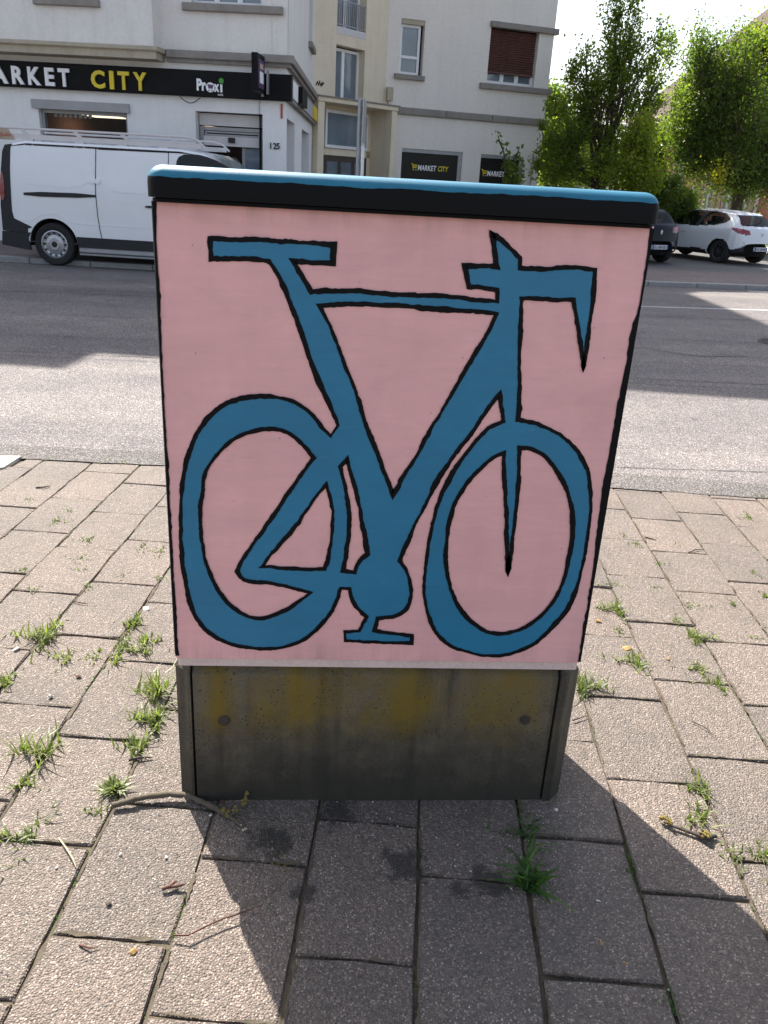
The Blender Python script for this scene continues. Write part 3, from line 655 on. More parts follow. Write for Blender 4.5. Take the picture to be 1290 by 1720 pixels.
g = MB(); g.prism([(cxx-.05, czz+.05), (cxx+.06, czz+.04), (cxx+.045, czz-.02), (cxx-.03, czz-.02)], -.156, -.151); g.box((cxx-.035, -.156, czz-.06), (cxx-.015, -.151, czz-.04)); g.box((cxx+.02, -.156, czz-.06), (cxx+.04, -.151, czz-.04)); g.build('cart_symbol', M['purple'], sg, FA)
MB().lathe([(.001, -.004), (hh*.26, -.004), (hh*.26, .004)], 20, RX(a+(b-a)*.945, z0_+hh*.95, -.146)).build('green_dot', M['green'], sg, FA)
g = MB(); q0, q1 = FA.px(302, 164, -.12), FA.px(337, 165, -.12); g.tube([(q0[0]+(q1[0]-q0[0])*k/8, -.12, q0[1]+.02-.10*math.sin(PI*k/8)) for k in range(9)], .008, 5); g.build('loose_cable', M['ink'], sg, FA)
lettering('small_word', 'SUPER', a+(b-a)*.8, -.145, z0_-.075, .03, .1, M['letw'], sg, FA, .01, .002)
# blade sign sticking out from the facade
sb0, zz0 = FA.px(437, 157, -.3); zz1 = FA.px(430, 90, -.6)[1]
bl = thing('blade_sign', 'narrow black lightbox sticking out from the fascia sign near the corner', 'sign')
g = MB(); g.cbox((sb0-.04, -.80, zz0), (sb0+.06, -.2, zz1), .01); g.build('sign_case', M['sign'], bl, FA)
g = MB(); g.box((sb0+.06, -.7, zz0+.06), (sb0+.066, -.26, zz1-.08)); g.build('sign_face', M['purple'], bl, FA)
g = MB(); g.box((sb0+.066, -.6, zz0+.36), (sb0+.07, -.36, zz1-.14)); g.build('photo_panel', M['trim'], bl, FA)
g = MB(); g.box((sb0+.066, -.62, zz0+.14), (sb0+.07, -.34, zz0+.32)); g.build('logo_panel', M['letw'], bl, FA)
g = MB(); g.box((sb0-.0, -.22, zz0-.04), (sb0+.04, -.12, zz0+.02)); g.box((sb0+.1, -.24, zz0), (sb0+.13, -.14, zz1-.2)); g.build('bracket', M['alu'], bl, FA)
# facade B
eB = FB.px(527, 165, 0)[0]
eB = min(max(eB, 6), 9)
o1, oz1 = FB.px(482, 197); o1b, _ = FB.px(495, 209); o2, oz2 = FB.px(507, 218); o2b, _ = FB.px(519.5, 230)
zo = (oz1+oz2)/2
wall(FB, 0, eB+1.5, 0, zc0, [(o1, 0, o1b, zo), (o2, 0, o2b, zo)], M['white'], shop, depth=.45)
for a_, b_ in ((o1, o1b), (o2, o2b)): window(FB, a_, .05, b_, zo-.02, shop, y=.37, fw_=.08, glassm=M['glass'], frm=M['alu'])
wall(FB, 0, eB+1.5, zc0, 10.6, [(eB*.72, zc1+.95, eB*.72+1.1, zc1+2.4)], M['render'], shop)
window(FB, eB*.72, zc1+.95, eB*.72+1.1, zc1+2.4, shop); sill(FB, eB*.72-.1, eB*.72+1.2, zc1+.83, zc1+.95, shop)
g = MB(); g.cbox((.031, -.14, zc0+.01), (eB, .03, zc1), .015); g.box((.031, -.08, zc0-.05), (eB, .03, zc0+.01)); g.build('cornice', M['stone'], shop, FB)
sB = thing('side_sign', 'weathered sign board on the side wall around the shop corner, with a yellow panel', 'sign')
zsb1, zsb0 = zt_-.01, zb_
g = MB(); g.box((.006, -.10, zsb0), (eB-.3, -.004, zsb1)); g.build('sign_board', M['stone'], sB, FB)
for nm, a_, b_, m_, y_ in (('logo_panel', .12, 1.15, 'letw', -.12), ('dark_panel', 1.2, 2.5, 'sign', -.2), ('striped_panel', 2.52, 2.7, 'lety', -.13), ('blank_panel', 2.75, 5.3, 'curtain', -.12), ('yellow_panel', 5.4, min(6.9, eB-.4), 'lety', -.14)):
    g = MB(); g.box((a_, y_, zsb0+.07), (b_, -.101, zsb1-.05)); g.build(nm, M[m_], sB, FB)
# upper mass: mansard shaped so its shadow edges land on the road (mostly above the frame)
def world_prism(poly_xy, z0, z1): 
    n = len(poly_xy); g = MB(); g.add([(x, y, z0) for x, y in poly_xy]+[(x, y, z1) for x, y in poly_xy], [tuple(range(n, 2*n))]+[(i, (i+1) % n, n+(i+1) % n, n+i) for i in range(n)]); return g
P = lambda fr, a, b=0: fr.wp(a, b).xy
p0, p1, p2 = P(FA, .25, -.35), P(FA, -7.2, -.35), P(FA, -17, -.35)
pb = P(FB, eB+5.5, -.2); inner = (p0+Vector((-.1, 5.2)))
eave = 11.1; ridge = 15.8
pl = P(FA, -17, 9)
g = MB()
A_ = [(p0.x, p0.y, eave), (p2.x, p2.y, eave), (pl.x, pl.y, ridge), (pb.x-3, pb.y+1, ridge), (pb.x, pb.y, ridge), (p0.x, p0.y+5.0, ridge), (p2.x, p2.y+5.4, ridge), (p0.x, p0.y+5, eave-.5), (pb.x, pb.y, eave-.5)]
g.add(A_, [(0, 1, 6, 5), (5, 6, 2, 3, 4), (0, 5, 7), (5, 4, 8, 7)]); g.add([(p0.x, p0.y, eave-.5), (p2.x, p2.y, eave-.5), (p2.x, p2.y, eave), (p0.x, p0.y, eave)], [(0, 1, 2, 3)])
g.add([(p0.x, p0.y, eave-.5), (p2.x, p2.y, eave-.5), (pl.x, pl.y, eave-.5), (pb.x, pb.y, eave-.5)], [(0, 1, 2, 3)])
rf = g.build('roof', M['tiles'], shop)
da, db = P(FA, -14.5, -.55), P(FA, -6.2, -.55); dc, dd = P(FA, -6.2, 3), P(FA, -14.5, 3)
world_prism([tuple(da), tuple(db), tuple(dc), tuple(dd)], eave-.3, eave+.62).build('roof_shadow_block', M['render'], None).parent = rf  # unseen block added to cast the step in the road's shadow edge

# ---- D/C: apartment building in the corner behind
DS = FB.wp(eB, 0.0); FD = Frame(DS.x, DS.y, 46)
apt = thing('apartment_building', 'cream apartment block with a yellowish stair tower, set back right of the shop', 'building')
def ray_s(fr, px, py): return fr.px(px, py)[0]
sD1 = ray_s(FD, 650, 90)
d_w0, dzb = FD.px(561, 160, .25); d_w1, dzt = FD.px(610, 90, .0)
d_w1 = ray_s(FD, 612, 120); d_w0 = ray_s(FD, 566, 120)-.05
zw0 = FD.px(585, 165, .1)[1]; zw1 = FD.px(585, 80, .1)[1]; zr0 = FD.px(585, 61, .1)[1]; zpt = FD.px(600, 172)[1]
hD = [(d_w0, zw0-.1, d_w1, zw1), (d_w0, zr0, d_w1, zr0+2.3), (.25, 0, sD1-.45, zpt-.1)]
wall(FD, -.4, sD1, 0, 12.5, hD, M['yellow'], apt, depth=.34, name='tower_wall')
window(FD, d_w0, zw0-.1, d_w1, zw1-.04, apt, y=.22, fw_=.07, vbars=(.45,))
window(FD, d_w0, zr0+.05, d_w1, zr0+2.2, apt, y=.26, fw_=.07, vbars=(.5,), name='balcony_door')
g = MB(); g.cbox((d_w0, .0, zr0-.02), (d_w1, .3, zr0+.16), .01); g.build('balcony_sill', M['rack'], apt, FD)
ra = MB(); zr1 = FD.px(585, 2, .02)[1]
rl = MB(); rl.box((d_w0, .03, zr1-.03), (d_w1, .06, zr1)); rl.box((d_w0, .03, zr0+.2), (d_w1, .06, zr0+.225)); bal = rl.build('railing', M['alu'], apt, FD)
n_ = 15
for i in range(n_): xx = d_w0+(d_w1-d_w0)*(i+.5)/n_; ra.box((xx-.008, .035, zr0+.225), (xx+.008, .055, zr1-.03))
o = ra.build('railing_bars', M['alu'], None); o.parent = bal; stuff(o)
# a rendered portal around the entrance
g = MB(); q = [FD.px(x, y, -.01) for x, y in ((531, 143), (533, 137), (535, 143), (537, 136), (538, 144), (541, 138), (540, 145), (544, 139))]; g.tube([(a, -.006, b) for a, b in q], .02, 4); g.build('graffiti_tag', M['ink'], apt, FD)
FP = Frame(*FD.wp(0, -.55).xy, 40)
ps0 = FP.px(533, 190)[0]; ps1 = FP.px(667, 215)[0]; pz1 = FP.px(600, 170)[1]; pz0 = FP.px(600, 178)[1]
g = MB(); g.cbox((ps0, -.03, pz0), (ps1, 1.1, pz1), .015); g.box((ps0+.03, .0, 0), (ps0+.24, 1.0, pz0-.002)); g.box((ps1-.22, .0, 0), (ps1-.02, 1.0, pz0-.002)); g.build('entrance_portal', M['yellow'], apt, FP)
g = MB(); g.box((ps0-.03, -.07, pz1), (ps1+.03, 1.0, pz1+.03)); g.build('portal_flashing', M['stone'], apt, FP)
FE = Frame(*FP.wp(0, .55).xy, 46)
e0 = FE.px(547, 220)[0]; e1_ = FE.px(618, 240)[0]; ez1 = FE.px(575, 187)[1]; ez0 = FE.px(575, 250)[1]; ed = FE.px(575, 262)[1]
window(FE, e0, ez0, e1_, ez1, apt, y=.0, fw_=.07, vbars=(.86,), name='entrance_window')
g = MB(); g.box((e0-.3, .06, ed), (e1_+.7, .12, ez0-.01)); g.box((e0-.3, .06, ez1+.01), (e1_+.7, .12, pz0+.2)); g.box((e1_+.01, .06, 0), (e1_+.7, .121, ez1+.01)); g.build('entrance_wall', M['yellow'], apt, FE)
g = MB(); g.box((e0, .03, 0), (e1_, .08, ed-.01)); dr = g.build('entrance_door', M['door'], apt, FE)
for k in range(3):
    q0 = e0+(e1_-e0)*(.06+k*.32); g = MB(); g.box((q0, .022, .9), (q0+(e1_-e0)*.24, .029, ed-.16)); o = g.build('pane', M['glass'], None); o.parent = dr
# facade C
CS = FD.wp(sD1, 0); FC = Frame(CS.x, CS.y, 15)
sC1 = FC.px(917, 180)[0]
def cbox(x0, y0, x1, y1): a, b = FC.px(x0, y0); c, d = FC.px(x1, y1); return (a, min(b, d), c, max(b, d))
w1 = (FC.px(672, 80)[0], FC.px(690, 128)[1], FC.px(712, 80)[0], FC.px(690, 32)[1])
w2 = (FC.px(821, 95)[0], FC.px(855, 147)[1], FC.px(902, 95)[0], FC.px(855, 48)[1])
w3 = (FC.px(674, 275)[0], .9, FC.px(776, 275)[0], FC.px(725, 252)[1])
w4 = (FC.px(806, 285)[0], .9, FC.px(878, 285)[0], FC.px(842, 261)[1])
wall(FC, 0, sC1, 0, 12.2, [w1, w2, w3, w4], M['cwall'], apt)
window(FC, w1[0]+.02, w1[1]+.03, w1[2]-.08, w1[3]-.12, apt, y=.12, fw_=.07, hbars=(.36,))
sill(FC, w1[0]-.14, w1[2]+.06, w1[1]-.1, w1[1]+.03, apt)
g = MB(); g.box((w1[0]+.01, .02, w1[3]-.12), (w1[2]-.01, .2, w1[3]-.005)); g.build('lintel', M['tan'], apt, FC)
window(FC, w2[0], w2[1]+.06, w2[2], w2[3]-.1, apt, y=.15, fw_=.08, vbars=(.35, .66))
zsh = FC.px(855, 122)[1]; shp = MB(); z = zsh; k = 0
while z < w2[3]-.1:
    shp.add([(w2[0]+.02, .11, z), (w2[2]-.04, .11, z), (w2[2]-.04, .075, z+.03), (w2[0]+.02, .075, z+.03), (w2[2]-.04, .11, z+.058), (w2[0]+.02, .11, z+.058)], [(0, 1, 2, 3), (3, 2, 4, 5)]); z += .06
shp.box((w2[0]+.02, .06, zsh-.05), (w2[2]-.04, .12, zsh)); shp.build('roller_shutter', M['shutter'], apt, FC)
sill(FC, w2[0]-.22, sC1+.08, w2[1]-.1, w2[1]+.05, apt, -.12)
sill(FC, w2[0]-.04, sC1+.1, w2[3]-.02, w2[3]+.13, apt, -.12, .1, name='hood_mould')
c0, c1 = FC.px(790, 202)[1], FC.px(790, 190)[1]
x = ray_s(FC, 667, 190)
while x < sC1+.1:
    e = min(x+1.5, sC1+.12); g = MB(); g.cbox((x+.004, -.1, c0), (e-.004, .02, c1), .02); g.build('cornice', M['stone'], apt, FC); x = e
for w in (w3, w4):
    g = MB(); g.box((w[0]+.02, .06, w[1]), (w[2]-.02, .1, w[3]-.02)); o = g.build('shop_window', M['film'], apt, FC)
    fm = MB(); fm.box((w[0], .03, w[3]-.1), (w[2], .16, w[3]-.002)); fm.box((w[2]-.13, .03, w[1]), (w[2]-.005, .16, w[3]-.1)); f_ = fm.build('window_frame', M['alu'], None); f_.parent = o
a, b = FC.px(702, 285, .06); c, d = FC.px(752, 278, .06)
def cart(par, s, z, h, fr):
    g = MB(); y0, y1 = .044, .05
    for zz, x0, x1 in ((.75, .1, 1.0), (.55, .14, .95), (.35, .2, .88)): g.box((s+h*x0, y0, z+h*zz), (s+h*x1, y1, z+h*(zz+.12)))
    g.box((s-h*.1, y0, z+h*.95), (s+h*.15, y1, z+h*1.05)); g.prism([(s+h*.1, z+h), (s+h*.2, z+h), (s+h*.34, z+h*.2), (s+h*.24, z+h*.2)], y0-.002, y1-.002)
    g.box((s+h*.25, y0, z), (s+h*.42, y1, z+h*.15)); g.box((s+h*.68, y0, z), (s+h*.85, y1, z+h*.15)); o = g.build('cart_symbol', M['lety'], None, None); o.parent = par
wo_ = [o for o in apt.children if o.name.startswith('shop_window')]
def wletter(par, txt, x, z, h, wd, m_): return lettering('lettering', txt, x, .052, z, h, wd, m_, par, None, .02, .003, 1.0, .15)
hgt = .15; zq = FC.px(725, 288, .06)[1]
cart(wo_[0], FC.px(691, 280, .06)[0], zq, hgt*1.25, FC); x = FC.px(701.5, 282, .06)[0]; x2 = FC.px(733, 282, .06)[0]; x3 = FC.px(735.5, 284, .06)[0]; x4 = FC.px(753, 284, .06)[0]
wletter(wo_[0], 'MARKET', x, zq+.01, hgt, x2-x, M['letw']); wletter(wo_[0], 'CITY', x3, zq+.01, hgt, x4-x3, M['lety'])
zq2 = zq-.04; cart(wo_[1], FC.px(809, 288, .06)[0], zq2, hgt*1.25, FC); x = FC.px(818, 290, .06)[0]; sh = x2-FC.px(701.5, 282, .06)[0]
wletter(wo_[1], 'MARKET', x, zq2+.01, hgt, sh, M['letw']); wletter(wo_[1], 'CITY', x+sh+.12, zq2+.01, hgt, x4-x3, M['lety'])
a, b = FC.px(637, 168); c, d = FC.px(645, 146); g = MB(); g.box((.03, -.14, b), (.2, -.001, d)); g.box((.06, -.09, b-.35), (.09, -.06, b)); g.build('meter_box', M['tan'], apt, FC)
a, b = FC.px(890, 300); c, d = FC.px(889, 259); g = MB(); g.tube([(a, -.05, 0), (a, -.05, d)], .02); g.tube([(a, -.05, d), (a+.05, -.12, d-.12)], .03); g.build('vent_pipe', M['alu'], apt, FC)
ce = FC.wp(sC1, 0); cb = FC.wp(sC1, 9); 
g = MB(); g.add([(ce.x, ce.y, 0), (cb.x, cb.y, 0), (cb.x, cb.y, 12.2), (ce.x, ce.y, 12.2)], [(0, 1, 2, 3)]); g.build('side_wall', M['cwall'], apt)
q0, q1, q2, q3 = FD.wp(-.5, -.1), FC.wp(0, -.3), FC.wp(sC1+.25, -.3), FC.wp(sC1+.25, 9)
bkw = Vector((pb.x-3, pb.y+5, 0))
world_prism([(q0.x, q0.y), (q1.x, q1.y), (q2.x, q2.y), (q3.x, q3.y), (bkw.x, bkw.y)], 12.15, 12.6).build('roof', M['stone'], apt)

# ---- sign post in front of the portal
pp = CAM + ray(601, 285)*(15.4/ray(601, 285).y); FS = Frame(pp.x, pp.y, 78)
post = thing('sign_post', 'grey metal post with two traffic signs seen almost edge-on', 'sign post', Frame(pp.x, pp.y, 0))
ptop = CAM.z + ray(608, 165).z/ray(608, 165).y*15.4
MB().tube([(0, 0, 0), (.0, 0, ptop)], .04, 12).build('pole', M['galv'], post)
for zz in (ptop-.15, ptop-.45, ptop-.75, ptop-1.0): 
    pass
def disc_sign(zc, r, m_, nm, tri=False):
    prof = []
    pts = [(r*math.cos(R(a_)), zc+r*math.sin(R(a_))) for a_ in (range(0, 360, 15) if not tri else (90, 210, 330))]
    if tri == 'sq': pts = [(-r*.8, zc-r), (r*.8, zc-r), (r*.8, zc+r), (-r*.8, zc+r)]
    g = MB(); g.prism(pts, -.065, -.05); o = g.build(nm, M[m_], post); o.rotation_euler = (0, 0, R(83)); o.location = (.02, .0, 0)
    g = MB(); g.box((-.1, -.05, zc-.03), (.1, -.02, zc+.03)); b_ = g.build('clamp', M['galv'], None); b_.parent = o
    return o
disc_sign(ptop-.38, .36, 'galv', 'traffic_sign', 'sq'); disc_sign(ptop-.98, .28, 'letw', 'traffic_sign', 'sq')

# ------------------------------------------------------------------ vehicles
def wheel(parent, x, y, z, r, wd, rimm, spokes=0, side=-1, frame=None, name='wheel'):
    Mx = Matrix.Translation((x, y, z)) @ (Matrix.Scale(-1, 4, (0, 1, 0)) if side > 0 else Matrix.Identity(4))
    w = bpy.data.objects.new(name, None); COL.objects.link(w); w.parent = parent; w.location = (0, 0, 0)
    t = MB(); t.lathe([(r*.64, -wd*.42), (r*.72, -wd*.5), (r*.93, -wd*.48), (r*.99, -wd*.36), (r, -wd*.2), (r, wd*.3), (r*.95, wd*.48), (r*.6, wd*.48)], 36, Mx); o = t.build('tyre', M['tyre'], w, None, 40)
    g = MB()
    if spokes:
        g.lathe([(r*.65, -wd*.44), (r*.58, -wd*.40), (r*.57, -wd*.1)], 36, Mx); g.lathe([(.001, -wd*.38), (r*.14, -wd*.38), (r*.16, -wd*.25)], 16, Mx)
        for k in range(spokes):
            a_ = 2*PI*k/spokes; m_ = Mx @ Matrix.Rotation(a_, 4, 'Y'); g.box((-r*.035, -wd*.37, r*.12), (r*.035, -wd*.28, r*.59), m_)
        b = MB(); b.lathe([(.001, -wd*.1), (r*.57, -wd*.1)], 24, Mx); b.build('brake_disc', M['ink'], w)
    else:
        g.lathe([(r*.65, -wd*.44), (r*.6, -wd*.46), (r*.57, -wd*.33), (r*.48, -wd*.3), (r*.44, -wd*.37), (r*.28, -wd*.41), (r*.25, -wd*.46), (r*.14, -wd*.46), (r*.11, -wd*.36), (.001, -wd*.36)], 36, Mx)
        b = MB()
        for k in range(12):
            a_ = 2*PI*k/12; m_ = Mx @ Matrix.Rotation(a_, 4, 'Y'); b.box((-r*.05, -wd*.37, r*.49), (r*.05, -wd*.31, r*.555), m_)
        b.lathe([(.001, -wd*.475), (r*.13, -wd*.475), (r*.14, -wd*.44)], 16, Mx); stuff(b.build('rim_slots', M['ink'], w))
    g.build('rim', rimm, w, None, 35); return w
# ---- delivery van, its right side to the camera
vw = at_z(92, 446.5); FV = Frame(vw.x, vw.y, -7.0)
van = thing('delivery_van', 'white delivery van with roof rack parked at the far kerb in front of the shop', 'van', FV)
V = lambda x, y, off=0: FV.px(x/4.778, 220+y/4.778, off)         # traced points on its side
def loc(pts, off=0): return [V(x, y, off) for x, y in pts]
def soft(poly, n=2):
    for _ in range(n):
        out = []
        for i, p_ in enumerate(poly):
            q_ = poly[(i+1) % len(poly)]; out += [(p_[0]*.75+q_[0]*.25, p_[1]*.75+q_[1]*.25), (p_[0]*.25+q_[0]*.75, p_[1]*.25+q_[1]*.75)]
        poly = out
    return poly
rear = V(12, 500)[0]; ztop = V(500, 108)[1]; zbot = V(900, 940)[1]; wr = .335; wcx, wcz = V(436, 928); wcz = wr
VW = 1.92; front = rear+4.95; wfx = wcx+3.05
lean = lambda z: .0 if z < 1.05 else .075*((z-1.05)/.8)**1.6      # tumblehome
zbmp = .36
sil = [(rear+.02, zbmp), (rear-.005, .75), (rear+.02, 1.25), (rear+.07, ztop-.12), (rear+.13, ztop-.02), (rear+.4, ztop+.03), (rear+2.9, ztop+.035), (rear+3.25, ztop-.01), (rear+3.5, ztop-.14), (front-.82, 1.16), (front-.3, .98), (front-.05, .72), (front, .45), (front-.1, zbmp)]
# body as cross-width loft: ring outline, several y stations with inset towards the sides
def van_body():
    g = MB(); ys = [(0.0, 0.045), (.012, .02), (.04, .006), (.09, 0), (VW/2, 0)]
    ys = ys + [(VW-a, b) for a, b in ys[-2::-1]]
    # densify silhouette
    P_ = []
    for i, p_ in enumerate(sil):
        q_ = sil[(i+1) % len(sil)]; k = max(1, int(math.hypot(q_[0]-p_[0], q_[1]-p_[1])/.12))
        for j in range(k): P_.append((p_[0]+(q_[0]-p_[0])*j/k, p_[1]+(q_[1]-p_[1])*j/k))
    cxv = (rear+front)/2; n = len(P_)
    for (y, ins) in ys:
        for (x, z) in P_:
            yy = y + (lean(z) if y < VW/2 else -lean(z) if y > VW/2 else 0)
            xx = x + (ins if x < cxv else -ins)*min(1, abs(x-cxv)/2.3); zz = z-ins*.9 if z > 1 else z
            g.v.append((xx, yy, zz))
    for s_ in range(len(ys)-1):
        for i in range(n): g.f.append((s_*n+i, s_*n+(i+1) % n, (s_+1)*n+(i+1) % n, (s_+1)*n+i)); g.mi.append(0)
    return g, n, len(ys)
def cutside(g_poly, y0=-.006, thick=.02, steps=(1.05, 1.2, 1.35, 1.5, 1.65, 1.8, 2.0), holes=()):
    """a polygon on the van side, bent to follow the tumblehome, with a little thickness"""
    bm = bmesh.new(); loops = [g_poly]+list(holes); tri = tessellate_polygon([[Vector((a, b, 0)) for a, b in l] for l in loops]); flat = [p_ for l in loops for p_ in l]
    vs = [bm.verts.new((a, 0, b)) for a, b in flat]
    for t in tri:
        try: bm.faces.new([vs[i] for i in t])
        except ValueError: pass
    for zc in steps: bmesh.ops.bisect_plane(bm, geom=bm.verts[:]+bm.edges[:]+bm.faces[:], plane_co=(0, 0, zc), plane_no=(0, 0, 1))
    r_ = bmesh.ops.extrude_face_region(bm, geom=bm.faces[:]); top_ = {v for v in r_['geom'] if isinstance(v, bmesh.types.BMVert)}
    for v in bm.verts: v.co.y = lean(v.co.z) + (y0 if v not in top_ else y0+thick)
    bmesh.ops.recalc_face_normals(bm, faces=bm.faces); return bm
def bmobj(bm, name, mat, parent, fr=None, smooth=False):
    me = bpy.data.meshes.new(name); bm.to_mesh(me); bm.free(); me.materials.append(mat)
    if smooth: me.polygons.foreach_set('use_smooth', [True]*len(me.polygons)); me.set_sharp_from_angle(angle=R(35))
    return link(name, me, parent, fr)
g, n_, k_ = van_body(); 
# side skin with wheel arch openings
def circ(cx, cz, r, a0=0, a1=360, n=24): return [(cx+r*math.cos(R(a0+(a1-a0)*i/n)), cz+r*math.sin(R(a0+(a1-a0)*i/n))) for i in range(n+1)]
arch_r = .40
skin = [(rear+.045, ztop-.19), (rear+.12, ztop-.075), (rear+.42, ztop-.04), (rear+2.9, ztop-.035), (rear+3.22, ztop-.075), (rear+3.47, ztop-.19), (front-.86, 1.1), (front-.36, .93), (front-.1, .7), (front-.08, zbmp)]
skin += [(wfx+arch_r, zbmp)] + circ(wfx, wcz, arch_r, 4, 176, 18) + [(wfx-arch_r, zbmp), (wcx+arch_r, zbmp)] + circ(wcx, wcz, arch_r, 4, 176, 18) + [(wcx-arch_r, zbmp), (rear+.05, zbmp), (rear+.03, .75), (rear+.04, 1.25)]
bmobj(cutside(skin, -.004, .03), 'body_side', M['whitevan'], van)
g.build('body', M['whitevan'], van, None, 40)
# dark wheel wells set into the side
for cxw in (wcx, wfx):
    w_ = MB(); ar_ = [(cxw+(arch_r+.003)*math.cos(a_), wcz+(arch_r+.003)*math.sin(a_)) for a_ in np.linspace(-.1, PI+.1, 20)]
    w_.add([(x, .03, z) for x, z in ar_]+[(x, .5, z) for x, z in ar_], [(i, i+1, 21+i, 20+i) for i in range(19)]+[tuple(range(20, 40))]); w_.build('wheel_well', M['darkgap'], van)
# black rear pillar and bumper trim
pil = loc([(75, 100), (70, 150), (75, 300), (88, 480), (98, 640), (115, 700), (262, 772)]) + [(wcx-arch_r-.005, V(262, 785)[1])]
pil = pil + [(wcx-arch_r-.012, .47)] + loc([(250, 815), (25, 795)]) + loc([(8, 600), (3, 350), (6, 160), (22, 108)])
bmobj(cutside(pil, -.012, .03), 'rear_pillar_trim', M['plastic'], van)
bp = loc([(25, 800), (248, 820)]) + [(wcx-arch_r-.01, .42), (wcx-arch_r-.002, .36), (wcx-arch_r+.02, V(280, 955)[1])] + loc([(235, 952), (25, 910)])
bmobj(cutside(bp, -.03, .05), 'rear_bumper', M['plastic'], van)
sk = [V(590, 848), V(815, 858), V(1210, 880)]; zs_ = sk[0][1]; ze_ = V(640, 935)[1]
band = [(wcx+math.sqrt(max(0, arch_r**2-(zs_-wcz)**2))+.01, zs_), (wfx-arch_r-.0, zs_), (wfx-arch_r-.0, ze_), (wcx+arch_r+.005, ze_), (wcx+arch_r+.002, wcz+.05)]
bmobj(cutside(band, -.014, .03), 'side_trim', M['plastic'], van)
s_ = MB(); s_.cbox((wcx+arch_r+.02, -.03, ze_-.075), (wfx-arch_r-.02, .06, ze_-.03), .012); s_.box((wcx+arch_r+.02, -.005, ze_-.03), (wfx-arch_r-.02, .05, ze_)); s_.cbox((wcx+arch_r+.02, -.02, ze_-.12), (wfx-arch_r-.02, .06, ze_-.085), .01); s_.build('side_step', M['alu'], van)
# stamped panels
panel = soft(loc([(112, 150), (745, 172), (745, 468), (215, 432), (165, 400), (118, 335)]), 2)
bmobj(cutside(panel, .002-.011, .008), 'rear_side_panel', M['whitevan'], van)
panel2 = soft([V(770, 185), V(1340, 205), V(1340, 520), V(770, 482)], 2)
bmobj(cutside(panel2, -.009, .008), 'door_panel', M['whitevan'], van)
lip = [V(775, 138), V(1350, 165), V(1350, 176), V(775, 149)]
bmobj(cutside(lip, -.0075, .006), 'sliding_door_edge', M['darkgap'], van)
def seam(pts, w, name='door_seam'):
    poly = [(x-w, z) for x, z in pts]+[(x+w, z) for x, z in pts[::-1]]; bmobj(cutside(poly, -.0155 if name != 'door_seam' else -.0105, .008), name, M['darkgap'], van)
seam(loc([(756, 130), (762, 300), (768, 500), (785, 680), (805, 800), (818, 858)]), .005); seam(loc([(816, 860), (830, 935)]), .004, 'trim_seam')
seam([V(1342, 160), V(1348, 420)], .004)
rail = soft(loc([(190, 483), (765, 505), (766, 541), (195, 523)]), 1); bmobj(cutside(rail, -.016, .02), 'door_rail', M['plastic'], van)
for x0, y0 in ((744, 402), (782, 404)): pl = soft(loc([(x0-24, y0-20), (x0+24, y0-20), (x0+24, y0+20), (x0-24, y0+20)]), 2); bmobj(cutside(pl, -.03, .03), 'door_lock_plate', M['whitevan'], van)
hdl = soft(loc([(1168, 598), (1260, 604), (1260, 622), (1168, 616)]), 1); bmobj(cutside(hdl, -.03, .03), 'door_handle', M['plastic'], van)
cr1 = loc([(140, 700), (250, 712), (330, 660), (480, 655), (545, 720), (700, 745), (1210, 775), (1210, 783), (700, 755), (535, 732), (470, 668), (335, 672), (255, 722), (140, 710)]); bmobj(cutside(cr1, -.0085, .008), 'wheel_arch_crease', M['whitevan'], van)
cw = soft([FV.px(297, 272), FV.px(303, 263), FV.px(325, 261), FV.px(352, 268), FV.px(385, 285), FV.px(410, 310), FV.px(300, 303)], 1); bmobj(cutside(cw, -.010, .012), 'cab_window', M['carglass'], van)
cwf = soft([FV.px(293.5, 274), FV.px(300, 260), FV.px(326, 258), FV.px(354, 265.5), FV.px(388, 283), FV.px(416, 314), FV.px(297, 308)], 1); bmobj(cutside(cwf, -.008, .008), 'window_seal', M['ink'], van)
tl = soft(loc([(2, 320), (22, 330), (38, 440), (42, 552), (2, 555)]), 1); bmobj(cutside(tl, -.022, .04), 'tail_light', M['tail'], van)
wsx0, wsx1 = rear+3.28, front-.85
g = MB(); g.add([(wsx0+.06, .2, ztop-.055), (wsx1, .14, 1.19), (wsx1, VW-.14, 1.19), (wsx0+.06, VW-.2, ztop-.055)], [(0, 1, 2, 3)]); 
o = g.build('windscreen', M['carglass'], van); o.location = (.035, 0, .03)
for cxw in (wcx, wfx):
    wheel(van, cxw, .115, wcz, wr, .225, M['rim'], 0, -1)
    wheel(van, cxw, VW-.115, wcz, wr, .225, M['rim'], 0, 1)
g = MB(); g.box((rear+.3, .3, .3), (front-.4, VW-.3, .5)); g.build('underbody', M['darkgap'], van)
